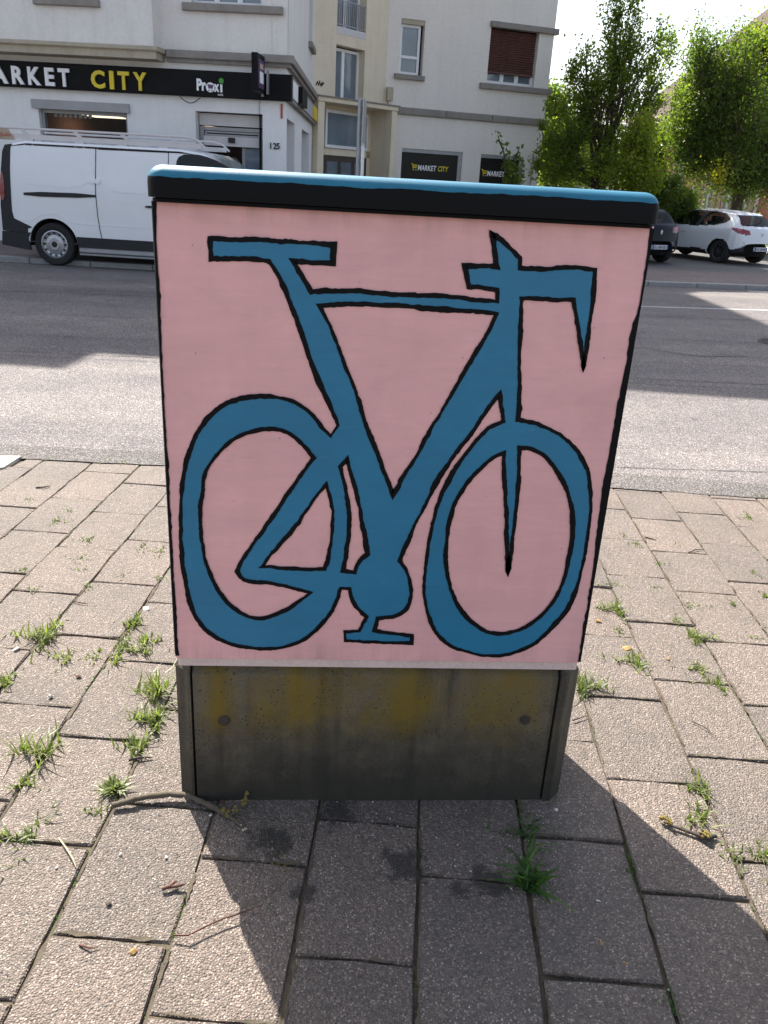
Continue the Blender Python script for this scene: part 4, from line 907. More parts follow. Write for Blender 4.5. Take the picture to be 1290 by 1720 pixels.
# roof rack
RK = lambda x, y: FV.px(x, y, .18)
rx0, rx1 = rear+.0, RK(345, 246)[0]; zr_hi = RK(150, 222)[1]; zr_lo = RK(150, 235.5)[1]
g = MB()
for yy in (.16, VW-.16):
    g.tube([(rx0, yy, zr_hi), (rx1-.28, yy, zr_hi+.005), (rx1-.12, yy, zr_hi-.03), (rx1, yy, zr_lo-.02)], .018, 8)
    g.box((rx0, yy-.015, zr_lo-.035), (rx1-.05, yy+.015, zr_lo+.035))
for fx in (.28, .5, .75, .985): 
    x_ = rx0+(rx1-rx0)*fx-.03
for i in range(9): x_ = rx0+.1+(rx1-rx0-.25)*i/8; g.box((x_-.015, .176, zr_lo-.02), (x_+.015, VW-.176, zr_lo+.01))
for fx in (.13, .39, .62, .86):
    x_ = rx0+(rx1-rx0)*fx
    g.add([(x_-.10, .142, zr_hi-.01), (x_-.02, .142, zr_hi-.01), (x_+.06, .142, zr_lo+.03), (x_-.02, .142, zr_lo+.03), (x_-.10, .15, zr_hi-.01), (x_-.02, .15, zr_hi-.01), (x_+.06, .15, zr_lo+.03), (x_-.02, .15, zr_lo+.03)], [(0, 1, 2, 3), (4, 7, 6, 5), (1, 5, 6, 2), (0, 3, 7, 4)])
g.build('roof_rack', M['rack'], van, None, 40)
for fx in (.14, .39, .6, .8):
    x_ = rx0+(rx1-rx0)*fx; g = MB(); g.box((x_-.08, .14, ztop-.04), (x_-.05, .2, zr_lo-.036)); g.box((x_+.05, .14, ztop-.04), (x_+.08, .2, zr_lo-.036)); g.box((x_-.08, .138, zr_lo-.075), (x_+.08, .2, zr_lo-.036)); g.build('rack_foot', M['rack'], van)
a, b = RK(-14, 233); c, d = RK(26, 217); g = MB(); g.prism([(a, b), (c, b), (c-.09, d), (a, d)], .125, .135); rp = g.build('rack_plate', M['trim'], van)
lettering('maker_script', 'Julia', RK(1, 228)[0], .122, b+.03, .075, .19, M['red'], van, None, .0, .002, 1.0, .35)

# ---- hatchbacks
def interp(tab, x):
    for (a, b), (c, d) in zip(tab, tab[1:]):
        if a <= x <= c: t = (x-a)/(c-a) if c > a else 0; t = t*t*(3-2*t)*.35+t*.65; return b+(d-b)*t
    return tab[0][1] if x < tab[0][0] else tab[-1][1]
ZT = [(0, .60), (.03, .78), (.07, .92), (.13, 1.0), (.48, 1.335), (.6, 1.40), (1.2, 1.445), (1.8, 1.45), (2.25, 1.40), (2.75, 1.2), (3.1, 1.02), (3.3, .97), (3.7, .87), (3.95, .77), (4.06, .58)]
WW = [(0, .60), (.05, .72), (.15, .80), (.4, .855), (.9, .866), (2.6, .866), (3.4, .845), (3.8, .75), (4.0, .6), (4.06, .5)]
WR = [(0, .58), (.07, .64), (.13, .66), (.5, .56), (1.2, .55), (2.2, .565), (2.8, .64), (3.2, .70), (3.8, .62), (4.06, .42)]
Z0 = [(0, .34), (.2, .27), (.6, .22), (3.4, .2), (4.06, .26)]
ZB = [(0, .56), (.07, .86), (.13, .93), (.4, .985), (1.0, .965), (2.8, .90), (3.2, .88), (3.8, .78), (4.06, .5)]
def inpoly(x, y, P_):
    c = False
    for i in range(len(P_)):
        (a, b), (d, e) = P_[i], P_[i-1]
        if (b > y) != (e > y) and x < (d-a)*(y-b)/(e-b)+a: c = not c
    return c
SIDEW = [(2.93, .965), (2.72, 1.10), (2.3, 1.325), (1.8, 1.375), (1.25, 1.375), (.95, 1.33), (.70, 1.20), (.78, 1.13), (1.05, 1.04), (1.6, .99)]
def car(name, label, fr, paintm, rimm, plate, group, spokes=9, emb=True, dark=False):
    root = thing(name, label, 'car', fr, group); nx, nv = 204, 84
    G = np.zeros((nx, 2*nv-1, 3))
    for i in range(nx):
        u = i/(nx-1); x = 4.06*(u - .035*math.sin(2*PI*u))      # denser at the ends
        zt, w, wr_, z0, zb = interp(ZT, x), interp(WW, x), interp(WR, x), interp(Z0, x), interp(ZB, x)
        zb = min(zb, zt-.04); zm = z0+(zb-z0)*.5
        key = [(0, z0), (.86*w, z0), (.97*w, z0+.06), (w, z0+.16), (w*1.0, zm), (w*.99, zb-.12), (w*.965, zb-.02), (w*.935, zb+.02), (wr_+.02, zt-.09), (wr_-.02, zt-.045), (wr_*.8, zt-.016), (wr_*.4, zt-.002), (0, zt)]
        pts = key
        for _ in range(2):
            o = [pts[0]]
            for p_, q_ in zip(pts, pts[1:]): o += [(p_[0]*.75+q_[0]*.25, p_[1]*.75+q_[1]*.25), (p_[0]*.25+q_[0]*.75, p_[1]*.25+q_[1]*.75)]
            pts = o+[pts[-1]]
        a = np.array(pts); d = np.r_[0, np.cumsum(np.hypot(*np.diff(a, axis=0).T))]; tt = np.linspace(0, d[-1], nv)
        yy, zz = np.interp(tt, d, a[:, 0]), np.interp(tt, d, a[:, 1])
        bow = .0
        G[i, :nv, 0] = x; G[i, :nv, 1] = yy; G[i, :nv, 2] = zz
        G[i, nv:, 0] = x; G[i, nv:, 1] = -yy[::-1][1:]; G[i, nv:, 2] = zz[::-1][1:]
    # bow the tail and the nose in plan
    yn = G[:, :, 1]; G[:, :, 0] += np.clip(.5-G[:, :, 0], 0, .5)*np.abs(yn)**2*.55 - np.clip(G[:, :, 0]-3.4, 0, .7)*yn**2*.45
    RW, FW, r = .72, 3.22, .315
    V_ = G.reshape(-1, 3); nc = 2*nv-1; F = {k: [] for k in ('body', 'side_window', 'rear_window', 'windscreen', 'tail_light', 'rear_bumper', 'pillar', 'side_skirt')}
    for i in range(nx-1):
        for j in range(nc-1):
            q = (i*nc+j, (i+1)*nc+j, (i+1)*nc+j+1, i*nc+j+1); x, y, z = V_[list(q)].mean(0); ay = abs(y)
            if (z < .68 and ay > .5) and any((x-c)**2+(z-.315)**2 < .365**2 for c in (RW, FW)): continue
            k = 'body'
            if ay > .5 and inpoly(x, z, SIDEW): k = 'pillar' if (1.56 < x+.18*(z-1) < 1.70) else 'side_window'
            elif ay > .5 and inpoly(x, z, [(3.0, .95), (2.74, 1.13), (2.3, 1.36), (1.8, 1.405), (1.25, 1.405), (.92, 1.36), (.64, 1.21), (.74, 1.1), (1.04, 1.015), (1.6, .965)]): k = 'pillar'
            elif x < .62 and 1.05 < z < 1.335 and ay < .60-.30*abs(z-1.12): k = 'rear_window'
            elif 2.35 < x < 3.08 and z > 1.03 and ay < .60: k = 'windscreen'
            elif x < .52 and inpoly(ay + x*.9, z, [(.50, .85), (.56, .93), (.8, .975), (1.22, 1.0), (1.18, .93), (.98, .855), (.72, .825)]): k = 'tail_light'
            elif x < .42 and z < .52 and z < .545-.5*max(0, ay-.55): k = 'rear_bumper'
            elif 1.15 < x < 2.85 and z < .36-.05*abs(x-1.5): k = 'side_skirt'
            F[k].append(q)
    mats = {'body': paintm, 'side_window': M['carglass'], 'rear_window': M['carglass'], 'windscreen': M['carglass'], 'tail_light': M['tail'], 'rear_bumper': M['plastic'], 'pillar': M['ink'], 'side_skirt': M['plastic']}
    def sub(nm, faces, mat):
        if not faces: return
        idx = sorted({i for f in faces for i in f}); mp = {a: b for b, a in enumerate(idx)}
        me = bpy.data.meshes.new(nm); me.from_pydata([tuple(V_[i]) for i in idx], [], [tuple(mp[i] for i in f) for f in faces]); me.materials.append(mat)
        bm = bmesh.new(); bm.from_mesh(me); bmesh.ops.remove_doubles(bm, verts=bm.verts, dist=1e-5); bm.to_mesh(me); bm.free()
        me.polygons.foreach_set('use_smooth', [True]*len(me.polygons)); return link(nm, me, root)
    for k, fs in F.items():
        if k in ('side_window', 'tail_light', 'side_skirt'):
            for s_ in (1, -1): sub(k, [f for f in fs if V_[list(f)].mean(0)[1]*s_ > 0], mats[k])
        else: sub(k, fs, mats[k])
    for c in (RW, FW):
        for s_ in (1, -1): wheel(root, c, s_*.74, .315, .315, .2, rimm, spokes, s_)
    g = MB(); g.box((.45, -.6, .2), (3.6, .6, .62)); g.box((.2, -.55, .6), (1.0, .55, .9)); g.build('underbody', M['darkgap'], root)
    g = MB()
    for xx in (1.2, 1.95):
        for s_ in (.36, -.36): g.cbox((xx, s_-.22, .55), (xx+.14, s_+.22, 1.1), .04); g.box((xx+.02, s_-.12, 1.1), (xx+.1, s_+.12, 1.24))
    g.build('seats', M['seat'], root)
    g = MB(); g.tube([(2.55+.18*math.sin(a_), .36+.18*math.cos(a_), .98+.1*math.sin(a_)) for a_ in np.linspace(0, 2*PI, 16)], .015, 6); g.build('steering_wheel', M['seat'], root)
    # plate on the tail
    px = -.012; zc = .445; g = MB(); g.box((px, -.26, zc-.055), (px+.05, .26, zc+.055)); po = g.build('licence_plate', M['plate'], root)
    for s_, y0 in ((1, .215), (-1, -.26)): g = MB(); g.box((px-.003, y0, zc-.055), (px+.001, y0+.045, zc+.055)); o = g.build('plate_band', M['plateb'], None); o.parent = po
    me, w = text_mesh(plate, 1.0, .004, .02); mn, mx = w.min(0), w.max(0); sx, sz = .38/(mx[0]-mn[0]), .075/(mx[2]-mn[2])
    w2 = np.stack([np.full(len(w), px-.003)+w[:, 1]*.1, .19-(w[:, 0]-mn[0])*sx, zc-.0375+(w[:, 2]-mn[2])*sz], 1); me.vertices.foreach_set('co', w2.ravel()); me.materials.clear(); me.materials.append(M['ink']); me.update()
    o = link('plate_number', me, None); o.parent = po
    # rhombus badge
    g = MB(); zc = .83; s1, s2 = .05, .028; x_ = interp([(.6, 0), (.78, .03), (.92, .07)], zc)-.016
    out = [(0, s1*1.35), (s1*.8, 0), (0, -s1*1.35), (-s1*.8, 0)]; inn = [(0, s2*1.1), (s2*.6, 0), (0, -s2*1.1), (-s2*.6, 0)]
    vs = [(x_, a_, zc+b_) for a_, b_ in out]+[(x_, a_, zc+b_) for a_, b_ in inn]+[(x_+.03, a_, zc+b_) for a_, b_ in out]
    g.add(vs, [(i, (i+1) % 4, 4+(i+1) % 4, 4+i) for i in range(4)]+[(i, (i+1) % 4, 8+(i+1) % 4, 8+i) for i in range(4)]); g.build('badge', M['chrome'], root)
    for s_ in (1, -1):
        g = MB(); g.cbox((1.93, -.02, -.012), (2.13, .02, .012), .006); o = g.build('door_handle', paintm, root); o.location = (0, s_*.868, .80); 
        g = MB(); g.cbox((2.62, -.09, .0), (2.74, .09, .11), .03); o = g.build('wing_mirror', paintm, root); o.location = (0, s_*.93, .92)
    g = MB(); g.tube([(1.35, 0, 1.44), (1.25, 0, 1.50)], .006, 6); g.build('aerial', M['ink'], root)
    g = MB(); g.add([(.06, -.45, .70), (.06, .45, .70), (.062, .45, .708), (.062, -.45, .708)], [(0, 1, 2, 3)])
    root.scale = (.95, .95, .91)
    return root
def car_frame(rl, rr):                           # rear-left and rear-right wheel contact points
    ax = (rr-rl).normalized(); mid = (rl+rr)/2; h = Vector((-ax.y, ax.x, 0)); o = mid-h*.72; return Frame(o.x, o.y, math.degrees(math.atan2(h.y, h.x)), .02)
rl = at_z(1209, 441.5, .02); rr_ = at_z(1272, 442.5, .02); ax = (rr_-rl).normalized(); axw = (Matrix.Rotation(R(5), 3, 'Z') @ ax)
car('parked_car', 'white hatchback with a red tail light parked under the dense tree at right', car_frame(rl+Vector((-.1, 0, 0)), rl+Vector((-.1, 0, 0))+axw*1.45), M['whitecar'], M['darkrim'], 'HC-238-PN', 'cars parked beyond the road')
br = at_z(1117, 440, .02); 
car('parked_car', 'blue-black hatchback showing its tail behind the cabinet, left of the white car', car_frame(br-ax*1.45-Vector((.14, 0, 0)), br-Vector((.14, 0, 0))), M['blackcar'], M['darkrim'], 'EL-583-ED', 'cars parked beyond the road')

# ------------------------------------------------------------------ houses and trees behind
FH = Frame(*(CAM + ray(1180, 330)*(36/ray(1180, 330).y)).xy, -42)
hs = thing('pink_house', 'pink rendered house with a steep brown tiled roof behind the trees', 'house')
hl = FH.px(1062, 250)[0]; hr = 9.0; hz = FH.px(1120, 210)[1]
wz0 = FH.px(1175, 350)[1]; wz1_ = FH.px(1175, 300)[1]
ws_ = []
for a_, b_ in ((1183, 1197), (1217, 1232), (1250, 1262)):
    s0, s1 = FH.px(a_-5, 330)[0], FH.px(b_, 330)[0]; ws_.append((s0, wz0, s1, wz0+1.75))
s0, s1 = FH.px(1130, 320)[0], FH.px(1142, 320)[0]; ws_.append((s0, wz0+.5, s1, wz0+2.2))
ws_ += [(a_, b_+3.0, c_, d_+3.0) for a_, b_, c_, d_ in ws_[:3]]
wall(FH, hl, hr, -.1, hz, ws_, M['pinkhouse'], hs)
for h in ws_: window(FH, *h, hs, vbars=(.5,), curtain=True, glassm=M['curtain']); sill(FH, h[0]-.12, h[2]+.12, h[1]-.12, h[1]+.02, hs, mat=M['trim'])
for h in ws_:
    g = MB(); g.box((h[0]-.16, -.03, h[1]+.02), (h[0]-.002, .0, h[3])); g.box((h[2]+.002, -.03, h[1]+.02), (h[2]+.16, .0, h[3])); g.build('window_surround', M['trim'], hs, FH)
g = MB(); dp = FH.px(1241, 330)[0]; g.tube([(FH.px(1166, 320)[0], -.1, 0), (FH.px(1166, 320)[0], -.1, hz-.1)], .06, 8); g.build('downpipe', M['rack'], hs, FH); g = MB(); g.tube([(FH.px(1272, 340)[0], -.1, 0), (FH.px(1272, 340)[0], -.1, hz-.1)], .07, 8); g.build('downpipe', M['rack'], hs, FH)
rd = 5.5; rh = 5.3
g = MB(); e_ = .5
rp = [(hl-e_, -e_, hz), (hr+e_, -e_, hz), (hr+e_, 2*rd, hz), (hl-e_, 2*rd, hz), (hl+3.2, rd, hz+rh), (hr-1, rd, hz+rh)]
g.add(rp, [(0, 1, 5, 4), (1, 2, 5), (2, 3, 4, 5), (3, 0, 4)]); g.add([(x, y, z-.18) for x, y, z in rp[:4]]+rp[:4], [(0, 1, 2, 3)]+[(i, (i+1) % 4, 4+(i+1) % 4, 4+i) for i in range(4)]); g.build('roof', M['tiles'], hs, FH)
g = MB(); g.tube([(hl-e_, -e_-.06, hz-.05), (hr+e_, -e_-.06, hz-.05)], .08, 8); g.build('gutter', M['rack'], hs, FH)
g = MB(); g.add([(hl, 0, -.1), (hl, 2*rd, -.1), (hl, 2*rd, hz), (hl, 0, hz)], [(0, 1, 2, 3)]); g.build('side_wall', M['pinkhouse'], hs, FH)
FW_ = Frame(*(CAM + ray(985, 300)*(58/ray(985, 300).y)).xy, 5)
wh = thing('pale_house', 'pale distant house glimpsed through the loose tree', 'house')
wl, wr2 = FW_.px(930, 290)[0], FW_.px(1050, 290)[0]; wt = FW_.px(980, 262)[1]
wall(FW_, wl, wr2, -.1, wt, [(wl+1.2, 1, wl+2.1, 2.4), (wl+3.0, 1, wl+3.9, 2.4)], M['letw'], wh)
for q in ((wl+1.2, 1, wl+2.1, 2.4), (wl+3.0, 1, wl+3.9, 2.4)): window(FW_, *q, wh)
g = MB(); g.prism([(wl-.4, wt), (wr2+.4, wt), ((wl+wr2)/2, wt+1.9)], -.4, 7); g.build('roof', M['tiles'], wh, FW_)

def leaf_mesh(name, C, size, mat, parent, up=.3):
    n = len(C); d1 = rng.normal(size=(n, 3)); d1 /= np.linalg.norm(d1, axis=1)[:, None]
    d1[:, 2] += up*rng.normal(size=n)*.5; d1 /= np.linalg.norm(d1, axis=1)[:, None]
    d2 = np.cross(d1, rng.normal(size=(n, 3))); d2 /= np.linalg.norm(d2, axis=1)[:, None]; nr = np.cross(d1, d2)
    s = size*rng.uniform(.6, 1.3, n)[:, None]; w = s*rng.uniform(.45, .7, n)[:, None]
    v = np.stack([C-d1*s*.5, C+d2*w*.5+nr*s*.08, C+d1*s*.55, C-d2*w*.5+nr*s*.08], 1).reshape(-1, 3)
    me = bpy.data.meshes.new(name); me.vertices.add(4*n); me.vertices.foreach_set('co', v.ravel())
    me.loops.add(6*n); me.polygons.add(2*n); b = np.arange(n)*4
    li = np.stack([b, b+1, b+2, b, b+2, b+3], 1).ravel(); me.loops.foreach_set('vertex_index', li.astype(np.int32))
    me.polygons.foreach_set('loop_start', (np.arange(2*n)*3).astype(np.int32)); me.polygons.foreach_set('loop_total', np.full(2*n, 3, np.int32))
    me.materials.append(mat); me.update(calc_edges=True); me.validate(); return link(name, me, parent)
def tree(name, label, base, fork_h, blobs, t, leafm, nclus, nleaf, csize, leaf, trunk_r, group=None, cat='tree', vert=1.0, limbs=9, depthr=1.0, extra=None, twigs=True):
    """blobs: ellipses in photo pixels (cx, cy, rx, ry, weight) filled at distance t from the camera"""
    root = thing(name, label, cat, Frame(base.x, base.y, 0, base.z), group); bp = Vector(base); rr = random.Random(hash(label) % 9999 if False else len(label)*31+int(base.x*10))
    mpp = t/FPX*1.06; cl = []; tot = sum(b[4] for b in blobs)
    for (cx, cy, rx, ry, wgt) in blobs:
        c0 = CAM + ray(cx, cy)*(t/ray(cx, cy).y)
        for _ in range(int(nclus*wgt/tot)):
            while True:
                a, b, c = (rr.uniform(-1, 1) for _ in range(3))
                if a*a+b*b+c*c < 1: break
            k = (a*a+b*b+c*c)**.5; push = (.35+.65*k)/max(k, .05) if k > .05 else 1; a, b, c = a*push, b*push, c*push
            cl.append(c0 + r0*(a*rx*mpp) + Vector((0, 0, b*ry*mpp)) + Vector((r0.y*-1, r0.x, 0))*(c*rx*mpp*depthr))
    fork = bp+Vector((0, 0, fork_h)); g = MB()
    g.tube([bp+Vector((0, 0, -.1)), bp+Vector((.0, 0, fork_h*.5)), fork], [trunk_r*1.3, trunk_r, trunk_r*.9], 10)
    tr = g.build('trunk', M['bark'], root); tr.parent = root; tr.matrix_parent_inverse = Matrix.Translation(-Vector(root.location))
    # main limbs: group the clusters by direction
    cents = rr.sample(cl, min(limbs, len(cl))); groups = [[] for _ in cents]
    for c in cl: groups[min(range(len(cents)), key=lambda i: (cents[i]-c).length)].append(c)
    lb = MB(); 
    for gr in groups:
        if not gr: continue
        ce = sum(gr, Vector())/len(gr); mid = fork.lerp(ce, .5)+Vector((0, 0, -.04*(ce-fork).length))+Vector((rr.uniform(-.1, .1), rr.uniform(-.1, .1), 0)); L_ = (ce-fork).length
        pts = []
        for i in range(8):
            u = i/7; p = fork*(1-u)**2+mid*2*u*(1-u)+ce*u*u; pts.append(p+Vector((rr.gauss(0, .02), rr.gauss(0, .02), 0))*L_*.3)
        lb.tube(pts, [trunk_r*.55*(1-.8*i/7) for i in range(8)], 6)
        for c in gr:
            k = rr.choice((3, 4, 5, 6)); st = pts[k]; m2 = st.lerp(c, .5)+Vector((0, 0, .06*(c-st).length)); top = c+Vector((0, 0, csize*.5))
            lb.tube([st, m2, c, top], [trunk_r*.16, trunk_r*.1, trunk_r*.06, .004], 4, False)
    o = lb.build('limbs', M['bark'], root); o.matrix_parent_inverse = Matrix.Translation(-Vector(root.location))
    pts = []
    for c in cl:
        m_ = int(nleaf*rr.uniform(.5, 1.4)); s = csize*rr.uniform(.6, 1.3)
        q = rng.normal(size=(m_, 3))*np.array([s*.29, s*.29, s*.30*vert]); pts.append(q+np.array(c)[None])
    C = np.concatenate(pts); cr = leaf_mesh('crown', C, leaf, leafm, root); cr.matrix_parent_inverse = Matrix.Translation(-Vector(root.location))
    if extra:
        cx, cy, rad, n, m_ = extra; c0 = np.array(CAM + ray(cx, cy)*((t-1.7)/ray(cx, cy).y)); q = rng.normal(size=(n, 3))*rad+c0[None]; x_ = leaf_mesh('golden_sprig', q, leaf, m_, root); x_.matrix_parent_inverse = Matrix.Translation(-Vector(root.location)); stuff(x_); x_['label'] = 'golden yellow sprig low in the crown'
    return root
def gpt(px, py, t, z=0.05): d = ray(px, py); p = CAM + d*(t/d.y); return Vector((p.x, p.y, z))
tree('street_tree', 'tall loose leafy tree with sky showing through, right of the cream block', gpt(1010, 320, 25), 1.6,
     [(1045, 60, 24, 55, .7), (1030, 20, 14, 22, .2), (1015, 130, 45, 50, 1), (1095, 95, 38, 45, .9), (975, 160, 35, 45, .7), (950, 205, 38, 40, .9), (1050, 190, 55, 55, 1.2), (1000, 255, 60, 40, 1.1), (930, 262, 30, 35, .7), (985, 290, 50, 22, .6), (1100, 175, 40, 45, .5), (968, 90, 10, 22, .08)],
     25, M['leaf'], 300, 75, .40, .095, .13, 'street trees', limbs=14, vert=1.25, depthr=.8)
tree('street_tree', 'dense dark upright tree standing right behind the white hatchback', gpt(1232, 370, 27.5), 1.9,
     [(1200, 150, 45, 70, 1.1), (1240, 110, 35, 45, .6), (1180, 200, 45, 60, 1), (1235, 220, 70, 70, 1.6), (1160, 235, 42, 38, .8), (1222, 272, 60, 34, 1.1), (1252, 298, 40, 16, .6), (1290, 250, 50, 70, 1), (1170, 110, 20, 45, .3)],
     27.5, M['leafd'], 460, 105, .55, .095, .2, 'street trees', vert=1.9, limbs=16, extra=(1207, 291, .22, 260, M['leafgold']))
tree('street_tree', 'sunlit yellow-green tree crown at the right edge of the photo', gpt(1330, 350, 31), 2.2,
     [(1275, 120, 35, 45, 1), (1300, 70, 35, 35, .7), (1290, 165, 40, 40, .9), (1340, 130, 60, 90, 1.4)],
     31, M['leafy'], 260, 85, .62, .115, .2, 'street trees', vert=1.4)
tree('street_tree', 'dark blue-green tree in the distance beside the cream wall', gpt(935, 300, 46), 2.5,
     [(930, 175, 22, 26, 1), (925, 215, 22, 30, 1), (950, 250, 40, 40, 1), (1010, 250, 50, 45, 1)], 46, M['leafd'], 120, 70, 1.1, .2, .25, 'street trees')
tree('young_tree', 'small bright yellow-green tree in front of the loose tree, above the cabinet lid', gpt(1066, 335, 22.5), .8,
     [(1065, 265, 22, 45, 1), (1050, 300, 30, 22, .7), (1080, 225, 14, 25, .35), (1090, 300, 16, 22, .4)], 22.5, M['leafy'], 90, 55, .42, .10, .06, limbs=5, vert=1.3)
tree('shrub', 'dark round shrub behind the blue-black car', gpt(1125, 380, 23.5), .3,
     [(1120, 335, 34, 34, 1.2), (1146, 350, 20, 22, .8), (1100, 318, 22, 18, .5)], 23.5, M['leafd'], 120, 70, .38, .09, .05, cat='shrub', limbs=7)
tree('shrub', 'olive green bush between the loose tree and the pink house', gpt(1105, 350, 29), .3,
     [(1098, 240, 22, 30, .6), (1095, 285, 24, 26, .9), (1075, 300, 26, 24, .7)], 29, M['leaf'], 110, 65, .5, .11, .06, cat='shrub', limbs=7)
tree('hedge_tree', 'low leafy tree by the right edge of the cream building', gpt(925, 330, 31), .6,
     [(925, 230, 16, 30, .6), (920, 280, 18, 25, .8), (945, 290, 30, 22, .8), (890+45, 300, 25, 15, .5)], 31, M['leaf'], 80, 60, .5, .12, .07, limbs=6)
# tall weed with two arms in front of the second market window
wp_ = gpt(868, 300, 22.0, .08); wd = thing('sapling', 'young leafy sapling rising in front of the second dark market window', 'plant', Frame(wp_.x, wp_.y, 0, .08))
W3 = lambda x, y: CAM + ray(x, y)*(22/ray(x, y).y) - Vector((wp_.x, wp_.y, .08))
g = MB(); b0_ = W3(862, 330); arms = [[(862, 330), (855, 300), (850, 275), (846, 255), (840, 240), (836, 226)], [(862, 330), (862, 295), (862, 280), (868, 262), (873, 246)], [(862, 330), (868, 305), (878, 296)]]
P3 = []; g.tube([Vector((0, 0, -.02)), b0_*.5, b0_], .03, 6)
for ar in arms:
    pts = [W3(*q) for q in ar]; g.tube(pts, [.018]*(len(pts)-1)+[.006], 6)
    for (a_, b_) in zip(pts, pts[1:]):
        for k in range(9): P3.append(a_.lerp(b_, random.random())+Vector((random.gauss(0, .07), random.gauss(0, .07), random.gauss(0, .05))))
g.build('stem', M['bark'], wd)
for k in range(170): q = W3(random.uniform(845, 880), random.uniform(268, 308)); P3.append(q+Vector((0, random.gauss(0, .12), 0)))
leaf_mesh('foliage', np.array([tuple(p) for p in P3]), .13, M['leafd'], wd)

# ------------------------------------------------------------------ the painted utility cabinet
cab = thing('utility_cabinet', 'pink street cabinet with a blue bicycle painted on its front, on a concrete base', 'utility cabinet')
HWXL, HWX, DEP, ZB0, ZB1 = .5240, .5188, .40, .4645, 1.5351
def rbox(x0, x1, y0, y1, z0, z1, r, rz=0, n=5, rt=0):
    """box with rounded vertical edges and, if rt, a rounded top edge"""
    g = MB(); rings = [(z0, 0)] + ([(z1, 0)] if not rt else [(z1-rt+rt*math.sin(a), rt*(1-math.cos(a))) for a in np.linspace(0, PI/2, 8)])
    m_ = 0
    for (z, ins) in rings:
        ring = []
        rr = max(r-ins*.6, .004)
        for cx, cy, a0 in ((x1-rr-ins, y1-rr-ins, 0), (x0+rr+ins, y1-rr-ins, 90), (x0+rr+ins, y0+rr+ins, 180), (x1-rr-ins, y0+rr+ins, 270)):
            for i in range(n+1): a = R(a0+90*i/n); ring.append((cx+rr*math.cos(a), cy+rr*math.sin(a), z))
        m_ = len(ring); g.v += ring
    for s_ in range(len(rings)-1):
        for i in range(m_): g.f.append((s_*m_+i, s_*m_+(i+1) % m_, (s_+1)*m_+(i+1) % m_, (s_+1)*m_+i))
    g.f += [tuple(range(m_))[::-1], tuple((len(rings)-1)*m_+i for i in range(m_))]; g.mi = [0]*len(g.f); return g
rbox(-HWXL, HWX, 0, DEP, ZB0+.0, ZB1+.003, .012).build('body', M['pink'], cab, None, 40)
lid = rbox(-.5275, .5165, -.031, DEP+.03, 1.5435, 1.6035, .03, rt=.030, n=7).build('lid', M['lid'], cab, None, 50)
rbox(-.520, .51, -.019, DEP+.02, 1.5345, 1.5415, .02).build('lid_lip', M['black'], cab, None, 40)
rbox(-.517, .512, .006, DEP-.006, ZB0-.026, ZB0-.001, .008).build('base_rail', M['rail'], cab, None, 40)
def F2(px, py): p = at_y(px, py, 0); return (p.x, p.z)
# painted black edge stripes with a hand-drawn inner line
def c6(x, y): return (230+x/2.434, 250+y/2.434)
def c7(x, y): return (640+x/2.434, 280+y/2.434)
def c8(x, y): return (270+x/2.8667, 640+y/2.8667)
def c9(x, y): return (660+x/2.8667, 640+y/2.8667)
def resample(poly, step, closed=True):
    out = []; n = len(poly)
    for i in range(n if closed else n-1):
        p_, q_ = Vector(poly[i]), Vector(poly[(i+1) % n]); k = max(1, int((q_-p_).length/step))
        for j in range(k): out.append(tuple(p_.lerp(q_, j/k)))
    if not closed: out.append(tuple(poly[-1]))
    return out
def smoothpoly(poly, corner=38):
    """cut the corners of traced curves but keep the sharp ones"""
    for _ in range(2):
        out = []; n = len(poly)
        for i in range(n):
            p_, c_, q_ = Vector(poly[i-1]), Vector(poly[i]), Vector(poly[(i+1) % n]); a, b = c_-p_, q_-c_
            if a.length < 1e-6 or b.length < 1e-6: continue
            if math.degrees(a.angle(b)) < corner: out += [tuple(c_.lerp(p_, .25)), tuple(c_.lerp(q_, .25))]
            else: out.append(tuple(c_))
        poly = out
    return poly
Y_P = -.0012
inner_r = [c7(*q) for q in ((1098, 252), (1090, 330), (1078, 410), (1070, 480), (1056, 560), (1030, 640), (1013, 705), (1003, 800), (985, 880), (967, 960), (950, 1060))] + [c9(*q) for q in ((1060, 240), (1035, 370), (1008, 500), (995, 620), (975, 760), (968, 860), (950, 970), (935, 1080), (915, 1180), (905, 1260), (890, 1352))]
pr = [F2(*q) for q in inner_r]; jit = random.Random(4)
pr = [(x+jit.gauss(0, .0008), z) for x, z in resample(pr, .01, False)]
zt2 = ZB1+.001; pr = [p_ for p_ in pr if ZB0+.002 < p_[1] < zt2]
g = MB(); vs = []
for x, z in pr: vs += [(x, Y_P, z), (HWX-.003, Y_P, z)]
g.add(vs, [(2*i, 2*i+1, 2*i+3, 2*i+2) for i in range(len(pr)-1)]); 
g.add([(HWX-.003, Y_P, pr[0][1]), (HWX+.0012, .012, pr[0][1]), (HWX+.0012, DEP-.02, pr[0][1]), (HWX-.003, Y_P, pr[-1][1]), (HWX+.0012, .012, pr[-1][1]), (HWX+.0012, DEP-.02, pr[-1][1])], [(0, 1, 4, 3), (1, 2, 5, 4)]); g.build('edge_stripe', M['black'], cab)
inner_l = [(263, 338), (263.5, 365), (262, 390), (264, 430), (268, 480), (270, 530), (271.5, 590), (274, 640), (276, 690), (280, 740), (284, 790), (286, 850), (289, 905), (292, 960), (294.5, 1000), (297, 1030), (298, 1070), (301, 1101)]
pr = [F2(*q) for q in inner_l]; pr = [(x+jit.gauss(0, .0008), z) for x, z in resample(pr, .01, False)]; pr = [p_ for p_ in pr if ZB0+.005 < p_[1] < zt2]
g = MB(); vs = []
for x, z in pr: vs += [(-HWXL+.003, Y_P, z), (max(x, -HWXL+.004), Y_P, z)]
